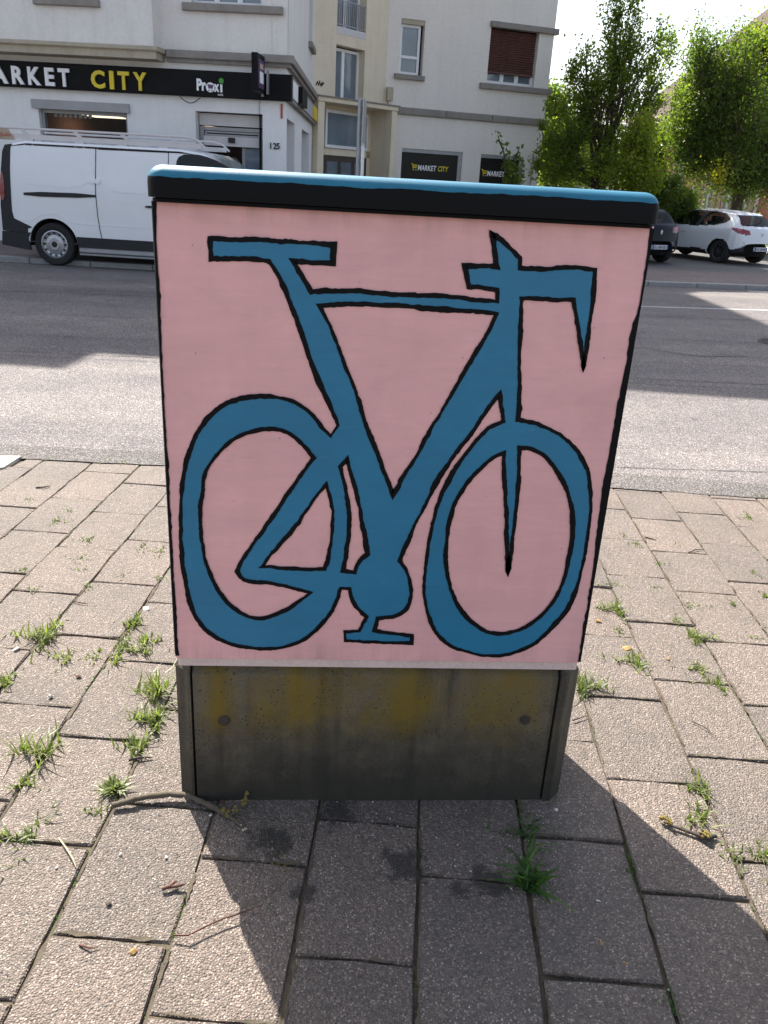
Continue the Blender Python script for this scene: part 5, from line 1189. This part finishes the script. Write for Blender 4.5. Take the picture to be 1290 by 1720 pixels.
g.add(vs, [(2*i, 2*i+1, 2*i+3, 2*i+2) for i in range(len(pr)-1)])
g.add([(-HWXL+.003, Y_P, pr[0][1]), (-HWXL-.0012, .012, pr[0][1]), (-HWXL-.0012, DEP-.02, pr[0][1]), (-HWXL+.003, Y_P, pr[-1][1]), (-HWXL-.0012, .012, pr[-1][1]), (-HWXL-.0012, DEP-.02, pr[-1][1])], [(0, 1, 4, 3), (1, 2, 5, 4)]); g.build('edge_stripe', M['black'], cab)
# the bicycle
outer = [c6(*q) for q in ((300, 367), (400, 368), (520, 372), (660, 382), (803, 394), (803, 470), (700, 467), (640, 460), (680, 530), (715, 585), (780, 580), (900, 583), (1010, 592))]
outer += [c7(*q) for q in ((30, 519), (100, 520), (200, 526), (330, 537), (420, 545), (473, 549), (473, 505), (420, 497), (358, 492), (342, 405), (440, 406), (475, 409), (465, 350), (450, 270), (500, 305), (540, 345), (568, 372), (565, 416), (650, 417), (780, 412), (874, 422), (868, 530), (850, 670), (828, 822), (810, 700), (797, 600), (787, 543), (700, 540), (600, 537), (574, 540), (572, 640), (565, 780), (568, 900), (558, 1034))]
outer += [c9(*q) for q in ((700, 205), (780, 240), (850, 295), (905, 360), (940, 430), (952, 530), (952, 640), (935, 760), (915, 890), (880, 1020), (820, 1130), (740, 1215), (640, 1290), (540, 1318), (460, 1323), (360, 1305), (260, 1265), (200, 1205), (165, 1120), (148, 1030), (155, 880), (180, 720), (210, 600), (265, 480), (330, 370), (400, 280), (470, 215), (530, 192), (513, 65), (460, 130), (400, 220), (330, 310), (270, 390), (210, 480), (160, 590), (100, 710), (33, 865), (70, 920), (90, 1000), (85, 1060))]
outer += [c8(*q) for q in ((1180, 1100), (1130, 1133), (1045, 1142), (1028, 1200), (1100, 1210), (1208, 1225), (1207, 1260), (1050, 1257), (888, 1250), (885, 1203), (955, 1200), (990, 1133), (940, 1090), (915, 1040), (910, 998), (866, 995), (850, 1060), (810, 1130), (730, 1220), (640, 1270), (540, 1290), (440, 1285), (330, 1268), (220, 1205), (155, 1110), (125, 1000), (103, 880), (97, 740), (95, 580), (110, 430), (150, 290), (210, 190), (290, 120), (380, 80), (500, 68), (600, 82), (680, 118), (740, 175), (790, 235), (818, 262), (855, 212), (830, 140), (790, 60))]
outer += [c6(*q) for q in ((742, 949), (720, 890), (690, 790), (650, 690), (610, 590), (570, 500), (540, 460), (450, 447), (305, 450))]
H1 = [c6(*q) for q in ((745, 641), (850, 635), (950, 635))] + [c7(*q) for q in ((30, 568), (100, 570), (250, 582), (400, 592), (472, 602), (430, 690), (380, 760), (330, 860), (270, 960), (205, 1070))] + [c9(*q) for q in ((110, 370), (40, 470))] + [c8(*q) for q in ((1150, 500), (1118, 547), (1080, 450), (1040, 350), (990, 220), (950, 90))] + [c6(*q) for q in ((879, 949), (850, 880), (810, 770), (770, 690))]
H2 = [c8(*q) for q in ((897, 375), (862, 412), (885, 500), (908, 620), (908, 740), (895, 810), (877, 912), (933, 918), (950, 870), (995, 832), (975, 700), (945, 550), (915, 440))]
H3 = [c8(*q) for q in ((735, 370), (690, 310), (640, 265), (590, 240), (545, 232), (480, 232), (400, 250), (320, 300), (250, 375), (215, 440), (200, 530), (195, 650), (197, 780), (215, 870), (245, 950), (290, 1030), (340, 1085), (400, 1130), (465, 1147), (530, 1135), (600, 1105), (660, 1065), (718, 1018), (620, 990), (500, 965), (410, 960), (385, 942), (370, 915), (380, 885), (440, 790), (520, 680), (620, 530), (690, 430))]
H4 = [c8(*q) for q in ((798, 495), (825, 590), (830, 680), (820, 800), (790, 905), (640, 902), (483, 893), (560, 800), (640, 710), (720, 595))]
H5 = [c9(*q) for q in ((533, 348), (535, 430), (543, 600), (548, 780), (553, 920), (565, 830), (580, 700), (597, 560), (605, 400), (608, 320), (670, 325), (730, 355), (780, 415), (830, 500), (858, 600), (868, 700), (855, 810), (838, 910), (800, 1020), (730, 1115), (650, 1180), (560, 1212), (480, 1215), (400, 1185), (320, 1095), (275, 1000), (252, 900), (258, 780), (270, 690), (300, 580), (350, 500), (420, 420), (480, 370))]
loops = [smoothpoly([F2(*q) for q in L_]) for L_ in (outer, H1, H2, H3, H4, H5)]
bp_ = MB(); bp_.flat(loops[0], -.0012, loops[1:]); bike = bp_.build('bicycle_painting', M['blue'], cab)
ol = MB(); jr = random.Random(9)
for L_ in loops:
    pts = resample(L_, .0055); n = len(pts); nrm = []; off = 0.0; wv = 0.0
    for i in range(n):
        a, b = Vector(pts[i])-Vector(pts[i-1]), Vector(pts[(i+1) % n])-Vector(pts[i])
        if a.length < 1e-7: a = b
        if b.length < 1e-7: b = a
        na, nb = Vector((-a.y, a.x)).normalized(), Vector((-b.y, b.x)).normalized(); m_ = na+nb
        sharp = m_.length < .62; m_ = na if m_.length < .25 else m_/max(.45, m_.length_squared/2)
        off = off*.8+jr.gauss(0, .00055); wv = wv*.85+jr.gauss(0, .00045); hw = .0050+wv+jr.gauss(0, .00022)
        p_ = Vector(pts[i]); nrm.append((p_+m_*(hw+off), p_-m_*(hw-off)) if not sharp else (p_+a.normalized()*hw*1.9+na*.0006, p_+a.normalized()*hw*1.9-na*.0006))
    vs = []
    for a, b in nrm: vs += [(a.x, -.0021, a.y), (b.x, -.0021, b.y)]
    ol.add(vs, [(2*i, 2*i+1, (2*i+3) % (2*n), (2*i+2) % (2*n)) for i in range(n)])
ol.build('bicycle_outline', M['black'], None).parent = bike
# concrete base: front panel between two chamfered corner posts, sides, bolts
ZP = ZB0-.027; jl, jr_ = -.487, .472
g = MB()
def wedge(x0, x1): 
    bt = .012; return [(x0, bt, 0), (x1, bt, 0), (x1, bt, ZP-.028), (x1, bt+.028, ZP), (x0, bt+.028, ZP), (x0, bt, ZP-.028), (x0, .05, 0), (x1, .05, 0), (x1, .05, ZP), (x0, .05, ZP)]
g.add(wedge(jl+.003, jr_-.003), [(0, 1, 2, 5), (5, 2, 3, 4), (4, 3, 8, 9), (0, 5, 4, 9, 6), (1, 7, 8, 3, 2), (6, 9, 8, 7)]); g.build('front_panel', M['plinth'], cab)
for s_, xi in ((-1, jl-.003), (1, jr_+.003)):
    xo = s_*.531; p2_ = [(xi, .008), (xo-s_*.034, .008), (xo, .042), (xo, DEP-.05), (xi, DEP-.05)]
    n = 5; g = MB(); g.add([(x, y, 0) for x, y in p2_]+[(x, y, ZP-.02) for x, y in p2_]+[(xi+(x-xi)*.8, y*.94+.012, ZP-.001) for x, y in p2_], [(i, (i+1) % n, n+(i+1) % n, n+i) for i in range(n)]+[(n+i, n+(i+1) % n, 2*n+(i+1) % n, 2*n+i) for i in range(n)]+[(10, 11, 12, 13, 14)]); g.build('corner_post', M['plinth'], cab)
g = MB(); g.box((jl-.002, .045, 0), (jr_+.002, DEP-.03, ZP-.002)); g.build('base_core', M['darkgap'], cab)
for px, py in ((377, 1210), (882, 1209)):
    p = at_y(px, py, .012); g = MB(); g.lathe([(.001, -.002), (.011, -.002), (.0125, -.0005), (.0125, .006)], 16, Matrix.Translation((p.x, .012, p.z))); g.lathe([(.0165, -.0015), (.0165, .004), (.013, -.0012)], 16, Matrix.Translation((p.x, .012, p.z))); g.build('bolt', M['steel'], cab, None, 40)

# ------------------------------------------------------------------ weeds, twigs and litter on the pavement
def tuft(px, py, spread, h, n, label, mat='grass', flat=.62, w=.0035, group=None, cat='grass tuft', name='grass_tuft', along=None):
    p = at_z(px, py); rr = random.Random(int(px*7+py)); g = MB(); h *= .64; n = int(n*.8); joint = along is None and name == 'grass_tuft' and spread > .028
    for i in range(n):
        a = rr.uniform(0, 2*PI); rad = spread*math.sqrt(rr.random())*.55; bx, by = rad*math.cos(a), rad*math.sin(a)
        if joint:                                  # rooted along the crossing joints
            ax_ = (e2 if rr.random() < .6 else e1*(1 if int(px) % 2 else -1)); q = rr.gauss(0, spread*.6) if ax_ is e2 else abs(rr.gauss(0, spread*.75)); bx, by = ax_.x*q+rr.gauss(0, .008), ax_.y*q+rr.gauss(0, .008)
        if along is not None: bx, by = rr.gauss(0, spread*.55)*along[0]+rr.gauss(0, .006), rr.gauss(0, spread*.55)*along[1]+rr.gauss(0, .006)
        L_ = h*rr.uniform(.3, 1.0)**.8*1.2; az_ = rr.uniform(0, 2*PI); lean_ = rr.uniform(.15, 1.0)*flat*2; ww = w*rr.uniform(.6, 1.3)
        dx, dy = math.cos(az_), math.sin(az_); sx, sy = -dy*ww, dx*ww; vs = []
        for k in range(4):
            u = k/3; out = L_*lean_*(u*.5+u*u*.5); up = L_*(u-.42*lean_*u*u); up = max(up, .002); wk = (1-u**1.6)
            vs += [(bx+dx*out-sx*wk, by+dy*out-sy*wk, up-.006), (bx+dx*out+sx*wk, by+dy*out+sy*wk, up-.006)]
        g.add(vs, [(0, 1, 3, 2), (2, 3, 5, 4), (4, 5, 7, 6)])
    me = bpy.data.meshes.new(name); me.from_pydata(g.v, [], g.f); me.materials.append(M[mat]); me.update()
    o = link(name, me); o.location = (p.x, p.y, 0); return tag(o, label, cat, group)
E1 = (e1.x, e1.y); E2 = (e2.x, e2.y)
L1 = 'grass tufts left of the cabinet'; L2 = 'grass tufts right of the cabinet'; L3 = 'tufts in the cabinet shadow'
tuft(82, 1072, .085, .10, 170, 'largest leafy grass tuft left of the cabinet, in a slab joint', group=L1)
tuft(112, 1103, .05, .055, 60, 'low grass clump just below the largest left tuft', group=L1)
tuft(228, 1048, .05, .07, 80, 'small grass clump just left of the cabinet edge, below a white scrap', group=L1)
tuft(205, 1092, .08, .075, 120, 'wide grass clump at a joint corner, left of the cabinet base', group=L1)
tuft(243, 1076, .05, .08, 50, 'sparse taller grass next to the wide clump by the cabinet', group=L1)
tuft(160, 1105, .05, .04, 40, 'short creeping grass between the two left clumps', group=L1)
tuft(10, 1145, .06, .07, 80, 'grass tuft cut by the left edge of the photo', group=L1)
tuft(268, 1165, .05, .15, 70, 'tall grey-green grass leaning on the left base post, upper clump', group=L1, w=.004)
tuft(266, 1212, .06, .10, 100, 'bushy grass beside the left base post, middle clump', group=L1, w=.004)
tuft(238, 1255, .05, .08, 70, 'grass clump nearest the branch beside the base', group=L1, w=.004)
tuft(78, 1268, .075, .13, 75, 'long-bladed sparse grass over a joint at lower left', group=L1)
tuft(35, 1315, .04, .06, 40, 'small grass sprig below the long-bladed grass at lower left', group=L1)
tuft(192, 1326, .035, .065, 110, 'compact bright green rosette just behind the branch', 'grass', .75, .006, group=L1, cat='weed', name='weed')
tuft(52, 1408, .09, .06, 75, 'flat sprawling grass near the left edge with a pale twig beside it', flat=.85, group=L1)
tuft(168, 1362, .03, .04, 26, 'tiny grass sprig in front of the branch end', group=L1)
LL = {(140, 940): 'thin green patch straddling a cross joint, above the short dark twig at left', (95, 875): 'small bright grass patch second up the left column of slabs', (150, 908): 'grass patch along a slanting joint midway up the left side', (237, 920): 'small grass patch in the joint nearest the rear wheel painting, left one of two', (268, 928): 'grass patch touching the cabinet edge beside the rear wheel painting', (138, 958): 'tiny sprig just under the thin green patch on the left', (265, 972): 'tiny grass patch by the cabinet edge, below the touching one', (210, 968): 'tiny sprig in a cross joint between the left patches and the cabinet', (50, 840): 'tiny dry-green sprig high on the left slabs', (175, 775): 'grass fringe on the road edge, above the left slabs, middle one', (208, 777): 'grass fringe on the road edge nearest the cabinet', (85, 771): 'grass fringe on the road edge just right of the pale block', (32, 770): 'grass growing along the back of the pale block', (10, 785): 'grass growing along the front of the pale block', (120, 858): 'tiny sprig in a joint right of the high left sprig', (42, 958): 'tiny faded patch in a joint close to the left edge', (143, 986): 'small low patch in a cross joint above the short dark twig', (60, 989): 'tiny worn patch in a joint, left of the short dark twig'}
for (x, y, s, n) in ((140, 940, .06, 60), (95, 875, .045, 55), (150, 908, .05, 50), (237, 920, .05, 60), (268, 928, .06, 70), (138, 958, .03, 24), (265, 972, .035, 30), (210, 968, .03, 20), (50, 840, .04, 30), (175, 775, .05, 40), (208, 777, .045, 40), (85, 771, .04, 35), (32, 770, .06, 70), (10, 785, .04, 35), (120, 858, .03, 22), (42, 958, .04, 26), (143, 986, .04, 30), (60, 989, .04, 22)):
    tuft(x, y, s, .035, n, LL[(x, y)], 'grass', .6, group='small grass patches up the left side')
tuft(975, 1155, .07, .10, 120, 'grass growing against the right post of the cabinet base', group=L2, w=.004)
tuft(1070, 1112, .075, .075, 110, 'spreading grass tuft right of the cabinet foot beside a dry leaf', flat=.7, group=L2)
tuft(1038, 1025, .06, .065, 130, 'dense grass tuft right of the cabinet, below a thin grass strip', group=L2)
tuft(1165, 1070, .055, .065, 130, 'bright dense grass tuft farther right of the cabinet in a joint corner', group=L2)
tuft(1140, 1045, .05, .04, 50, 'thin grass above the bright dense tuft at right', group=L2)
tuft(1210, 1150, .055, .055, 70, 'sparse grass right of the cabinet, nearest the right edge', group=L2)
tuft(1178, 1125, .045, .05, 60, 'low grass strip left of the sparse grass at right', group=L2)
tuft(1155, 1018, .075, .035, 70, 'flat dull grass spread over a slab at right', flat=.8, group=L2)
tuft(1230, 1015, .05, .035, 60, 'low grass in the joint near the right edge', group=L2, along=E2)
tuft(1025, 982, .07, .03, 90, 'narrow grass strip touching the cabinet edge on the right', group=L2, along=E1)
tuft(1180, 1328, .045, .065, 70, 'grass sprout above the lichen twig at right', group=L2)
tuft(1180, 1380, .055, .075, 80, 'grass tuft just behind the lichen twig at right', group=L2)
tuft(1232, 1432, .035, .045, 40, 'small grass sprig right of the lichen twig', group=L2)
tuft(1282, 1438, .05, .06, 60, 'grass tuft cut by the right edge near the shadow', group=L2)
LR = {(1070, 914): 'small grass patch just below the short dark twig at right', (1105, 947): 'small grass patch left of a cross joint in the middle of the right slabs', (1270, 963): 'small grass patch by the right edge, upper of two', (1285, 1002): 'small grass patch cut by the right edge, lower of two', (1050, 900): 'tiny sprig in the joint left of the short dark twig', (1140, 918): 'tiny sprig left of the thin bent twig', (1260, 870): 'grass strip in a slanting joint high at the right edge', (1200, 828): 'tiny dry sprig on the road edge at right', (1280, 836): 'grass fringe on the road edge at the right border', (1140, 912): 'tiny sprig touching the one left of the bent twig', (1095, 985): 'tiny faint patch right of the narrow grass strip', (1040, 1060): 'small patch below the dense tuft right of the cabinet', (1265, 1070): 'tiny sprig on the slabs at the right edge, level with the bright tuft'}
for (x, y, s, n) in ((1070, 914, .05, 50), (1105, 947, .05, 45), (1270, 963, .04, 40), (1285, 1002, .05, 40), (1050, 900, .03, 20), (1140, 918, .03, 18), (1260, 870, .06, 60), (1200, 828, .04, 25), (1280, 836, .05, 45), (1140, 912, .03, 20), (1095, 985, .04, 24), (1040, 1060, .04, 30), (1265, 1070, .03, 22)):
    tuft(x, y, s, .035, n, LR[(x, y)], 'grass', .6, group='small grass patches up the right side')
tuft(886, 1482, .05, .15, 60, 'broad-leaved dark green weed in the cabinet shadow', 'grassd', .75, .0085, group=L3, cat='weed', name='weed')
tuft(892, 1402, .07, .085, 60, 'wispy grass in the shadow right below the base panel', 'grassd', .75, .003, group=L3)
tuft(1068, 1462, .03, .025, 60, 'tiny moss-green sprout in a shaded joint at right', 'grassd', .6, .004, group=L3)
tuft(1132, 1690, .03, .025, 60, 'tiny green sprout in the joint at the bottom right', 'grassd', .6, .004, group=L3)
tuft(1080, 1685, .02, .018, 24, 'faint green sprig left of the bottom right sprout', 'grassd', .6, .003, group=L3)
tuft(476, 1444, .035, .03, 40, 'dry straw-coloured grass wisp in the shadow', 'dry', .8, .002, group=L3)
tuft(925, 1338, .03, .03, 30, 'dry grass wisp at the right foot of the base', 'dry', .7, .002, group=L3)
tuft(700, 1340, .1, .012, 40, 'thin dry litter along the foot of the base panel', 'dry', .7, .002, group=L3, along=E1)
# moss and crumbs in the joints
moss = []
for k in range(-9, 12):
    for _ in range(240):
        v = random.uniform(-.75, 2.6); u = -.149+PU*k+random.gauss(0, .003); pnt = e1*u+e2*v
        if math.sin(v*3.1+k*2.3)+math.sin(v*7.7+k) > .35: moss.append((pnt.x, pnt.y, random.uniform(-.004, .0015)))
mo = leaf_mesh('joint_moss', np.array(moss), .008, M['grassd'], None); stuff(mo)
# branch
def path(pts, z): return [Vector((at_z(x, y, zz).x, at_z(x, y, zz).y, zz)) for (x, y), zz in zip(pts, z)]
br_ = thing('fallen_branch', 'bent grey-brown branch lying against the left foot of the cabinet base', 'branch')
g = MB(); mp = path([(189, 1353), (212, 1347), (245, 1338), (280, 1334), (310, 1335), (340, 1346), (362, 1358), (380, 1369)], [.012, .016, .019, .02, .018, .014, .012, .010]); 
def knobbly(P_, rads, seed, n=10):
    rr = random.Random(seed); out = []; ro = []
    for i in range(len(P_)-1):
        for k in range(5): u = k/5; out.append(P_[i].lerp(P_[i+1], u)+Vector((rr.gauss(0, .0011), rr.gauss(0, .0011), rr.gauss(0, .0009)))); ro.append((rads[i]*(1-u)+rads[i+1]*u)*rr.uniform(.86, 1.16))
    return out+[P_[-1]], ro+[rads[-1]]
g.tube(*knobbly(mp, [.0085, .0082, .008, .0082, .0078, .0075, .0075, .006], 5), 10); g.build('stem', M['twig'], br_, None, 60)
g = MB(); g.tube(path([(380, 1369), (395, 1378), (408, 1390)], [.010, .009, .007]), [.006, .005, .004], 8); g.tube(path([(384, 1371), (400, 1360), (410, 1346), (413, 1333)], [.011, .016, .022, .030]), [.005, .0045, .004, .003], 8); g.build('side_twigs', M['twig'], br_, None, 60)
g = MB(); 
for (x, y, z) in ((383, 1366, .016), (392, 1362, .018), (410, 1345, .024), (413, 1335, .03), (376, 1366, .015), (407, 1352, .02)):
    c = at_z(x, y, z)
    for _ in range(5): q = c+Vector([random.gauss(0, .004) for _ in range(3)]); g.tube([q, q+Vector((.002, 0, .003)), q+Vector((.003, .002, .006))], [.003, .0045, .001], 6)
stuff(g.build('lichen', M['lichen'], br_))
g = MB()
for (x, y) in ((404, 1386), (412, 1392), (408, 1394)): c = at_z(x, y, .008); g.tube([c, c+Vector((.004, -.004, .003))], [.004, .002], 6)
g.build('broken_end', M['wood'], br_)
lt = thing('lichen_twig', 'short dark twig with yellow lichen on the sunlit slab at right', 'twig')
g = MB(); g.tube(path([(1122, 1385), (1140, 1391), (1160, 1398), (1178, 1405)], [.012, .012, .012, .013]), [.003, .0045, .005, .006], 8); g.tube(path([(1176, 1405), (1190, 1406), (1203, 1404)], [.012, .012, .012]), [.009, .008, .005], 8); g.tube(path([(1168, 1400), (1172, 1390), (1170, 1382)], [.012, .016, .02]), [.003, .002, .001], 6); g.build('stem', M['twigd'], lt, None, 60)
g = MB()
for (x, y, z, s_) in ((1117, 1380, .014, 1.4), (1124, 1384, .014, 1.3), (1113, 1376, .016, 1), (1180, 1402, .02, 1.3), (1186, 1404, .019, 1.2)):
    c = at_z(x, y, z)
    for _ in range(7): q = c+Vector([random.gauss(0, .0045*s_) for _ in range(3)]); g.tube([q, q+Vector((.002, 0, .003)), q+Vector((.003, .002, .006))], [.003, .005, .001], 6)
stuff(g.build('lichen', M['lichen'], lt))
def twig(pts, r, label, mat='twigd', z=.006, name='twig', shadow=True):
    g = MB(); P_ = [at_z(x, y, z+ (.004 if 0 < i < len(pts)-1 else 0)) for i, (x, y) in enumerate(pts)]; P_ = [Vector(p) for p in P_]
    c = P_[len(P_)//2].copy(); c.z = 0; g.tube([p-c for p in P_], [r]*(len(P_)-1)+[r*.4], 6); o = g.build(name, M[mat], None, None, 60); o.location = c; return tag(o, label, 'twig')
twig([(291, 1571), (316, 1571), (345, 1556), (375, 1543), (400, 1535), (440, 1520)], .0022, 'long thin brown twig crossing the shadow edge at lower left', 'rust', .012)
twig([(446, 1380), (450, 1420), (441, 1460), (428, 1490), (416, 1520)], .0011, 'thin pale stalk arching through the shadow below the branch', 'twig', .02)
twig([(508, 1430), (495, 1462), (470, 1490), (440, 1512), (402, 1528)], .0012, 'second thin stalk in the shadow, right of the arching one', 'twig', .015)
twig([(99, 1408), (112, 1425), (122, 1442), (128, 1457)], .002, 'short pale curved twig beside the flat sprawling grass', 'wood', .006)
twig([(60, 819), (75, 818), (85, 816)], .004, 'dark twig on the far slabs at upper left', 'twigd')
twig([(122, 1010), (140, 1013), (148, 1014)], .002, 'short dark twig lying above the largest left tuft', 'twigd')
twig([(216, 1277), (235, 1272), (256, 1272)], .004, 'dark rotten twig beside the base, behind the branch', 'twigd')
twig([(1084, 902), (1102, 907)], .004, 'short dark twig on the slabs right of the cabinet', 'twigd')
twig([(1157, 928), (1168, 923), (1183, 923)], .0028, 'thin bent twig farther right on the sunlit slabs', 'twigd')
twig([(1163, 1212), (1185, 1222), (1205, 1242)], .0018, 'hair-thin curved twig on the right slabs', 'twigd')
twig([(962, 1210), (985, 1202)], .003, 'dark twig poking out behind the right base post', 'twigd')
twig([(133, 1587), (150, 1592), (165, 1592)], .0022, 'red-brown twig lying in a joint at the bottom left', 'rust')
g = MB(); g.tube(path([(272, 1493), (285, 1489), (296, 1479)], [.008, .010, .012]), [.005, .005, .003], 7); g.tube(path([(283, 1490), (298, 1488), (310, 1485)], [.008, .010, .012]), [.004, .0045, .003], 7)
tag(g.build('bark_chip', M['rust'], None, None, 60), 'red-brown forked bark chip on the sunlit slab at lower left', 'bark chip')
def bit(px, py, s, mat, label, name, cat, flat=.3, group=None):
    p = at_z(px, py); rr = random.Random(int(px+py*3)); bm = bmesh.new(); bmesh.ops.create_icosphere(bm, subdivisions=1, radius=1)
    for v in bm.verts: v.co = Vector((v.co.x*s*rr.uniform(.7, 1.3), v.co.y*s*rr.uniform(.5, .9), v.co.z*s*flat*rr.uniform(.6, 1.3)))
    o = bmobj(bm, name, M[mat], None); o.location = (p.x, p.y, s*flat*.7); o.rotation_euler = (rr.gauss(0, .2), rr.gauss(0, .2), rr.uniform(0, 6)); return tag(o, label, cat, group)
bit(244, 1024, .018, 'pale', 'white paper scrap left of the cabinet edge', 'paper_scrap', 'litter', .12)
bit(202, 1057, .014, 'pale', 'whitish scrap above the wide left clump', 'paper_scrap', 'litter', .12)
bit(26, 1093, .016, 'pale', 'pale stone near the left edge under the largest tuft', 'pebble', 'pebble', .4)
bit(85, 1171, .010, 'pale', 'pale rounded pebble on the slab below the left tufts', 'pebble', 'pebble', .6)
bit(95, 1459, .005, 'pale', 'small pale pebble near the pale curved twig', 'pebble', 'pebble', .7)
bit(279, 1441, .005, 'pale', 'small tan pebble on the slab left of the shadow edge', 'pebble', 'pebble', .7)
bit(203, 1436, .005, 'pale', 'small white pebble in the middle of the lower left slab', 'pebble', 'pebble', .7)
bit(1005, 1044, .014, 'tanleaf', 'curled tan leaf right of the cabinet', 'dry_leaf', 'leaf', .35)
bit(1052, 1090, .022, 'tanleaf', 'yellow-brown leaf lying by the spreading right tuft', 'dry_leaf', 'leaf', .2)
bit(1122, 1107, .010, 'tanleaf', 'orange-brown bit on the slab right of the spreading tuft', 'dry_leaf', 'leaf', .4)
bit(1005, 1513, .010, 'pale', 'pale flat scrap in the shadow at right', 'paper_scrap', 'litter', .1)
bit(934, 1361, .008, 'pale', 'whitish scrap at the right foot of the base', 'paper_scrap', 'litter', .2)
bit(354, 1370, .006, 'pale', 'white crumb beside the branch in the shadow', 'paper_scrap', 'litter', .4)
bit(374, 1349, .009, 'rust', 'dark red leaf bit behind the branch fork', 'dry_leaf', 'leaf', .4)
bit(224, 1600, .012, 'tanleaf', 'tan crumpled leaf in a joint at the bottom left', 'dry_leaf', 'leaf', .5)
bit(602, 1641, .006, 'rust', 'orange-red leaf bit in the joint at the bottom middle', 'dry_leaf', 'leaf', .4)
bit(1012, 1585, .008, 'tanleaf', 'yellowish leaf flake on the shaded slab at right', 'dry_leaf', 'leaf', .15)
bit(1050, 1617, .008, 'tanleaf', 'straw-coloured sliver on the shaded slab at lower right', 'dry_leaf', 'leaf', .15)
bit(132, 1137, .010, 'rust', 'brown crumb by the low clump at left', 'dry_leaf', 'leaf', .4)
bit(183, 1519, .008, 'twigd', 'dark crumb in a slab hollow at lower left', 'dark_crumb', 'litter', .5)
bit(24, 1684, .006, 'twigd', 'dark crumb near the bottom left corner', 'dark_crumb', 'litter', .5)
# loose grit
g = MB(); rr = random.Random(77)
for _ in range(1500):
    x, y = rr.uniform(-1.6, 2.2), rr.uniform(-.7, 2.5); s = rr.uniform(.0012, .0035)
    g.add([(x-s, y, .0), (x+s*.5, y-s*.8, .0), (x+s*.6, y+s*.8, .0), (x, y, s*1.3+.001)], [(0, 1, 3), (1, 2, 3), (2, 0, 3)])
stuff(g.build('grit', M['pale']))
print('tris', sum(len(o.data.loop_triangles) if o.type == 'MESH' and (o.data.calc_loop_triangles() or True) else 0 for o in S.objects), 'objs', len(S.objects))
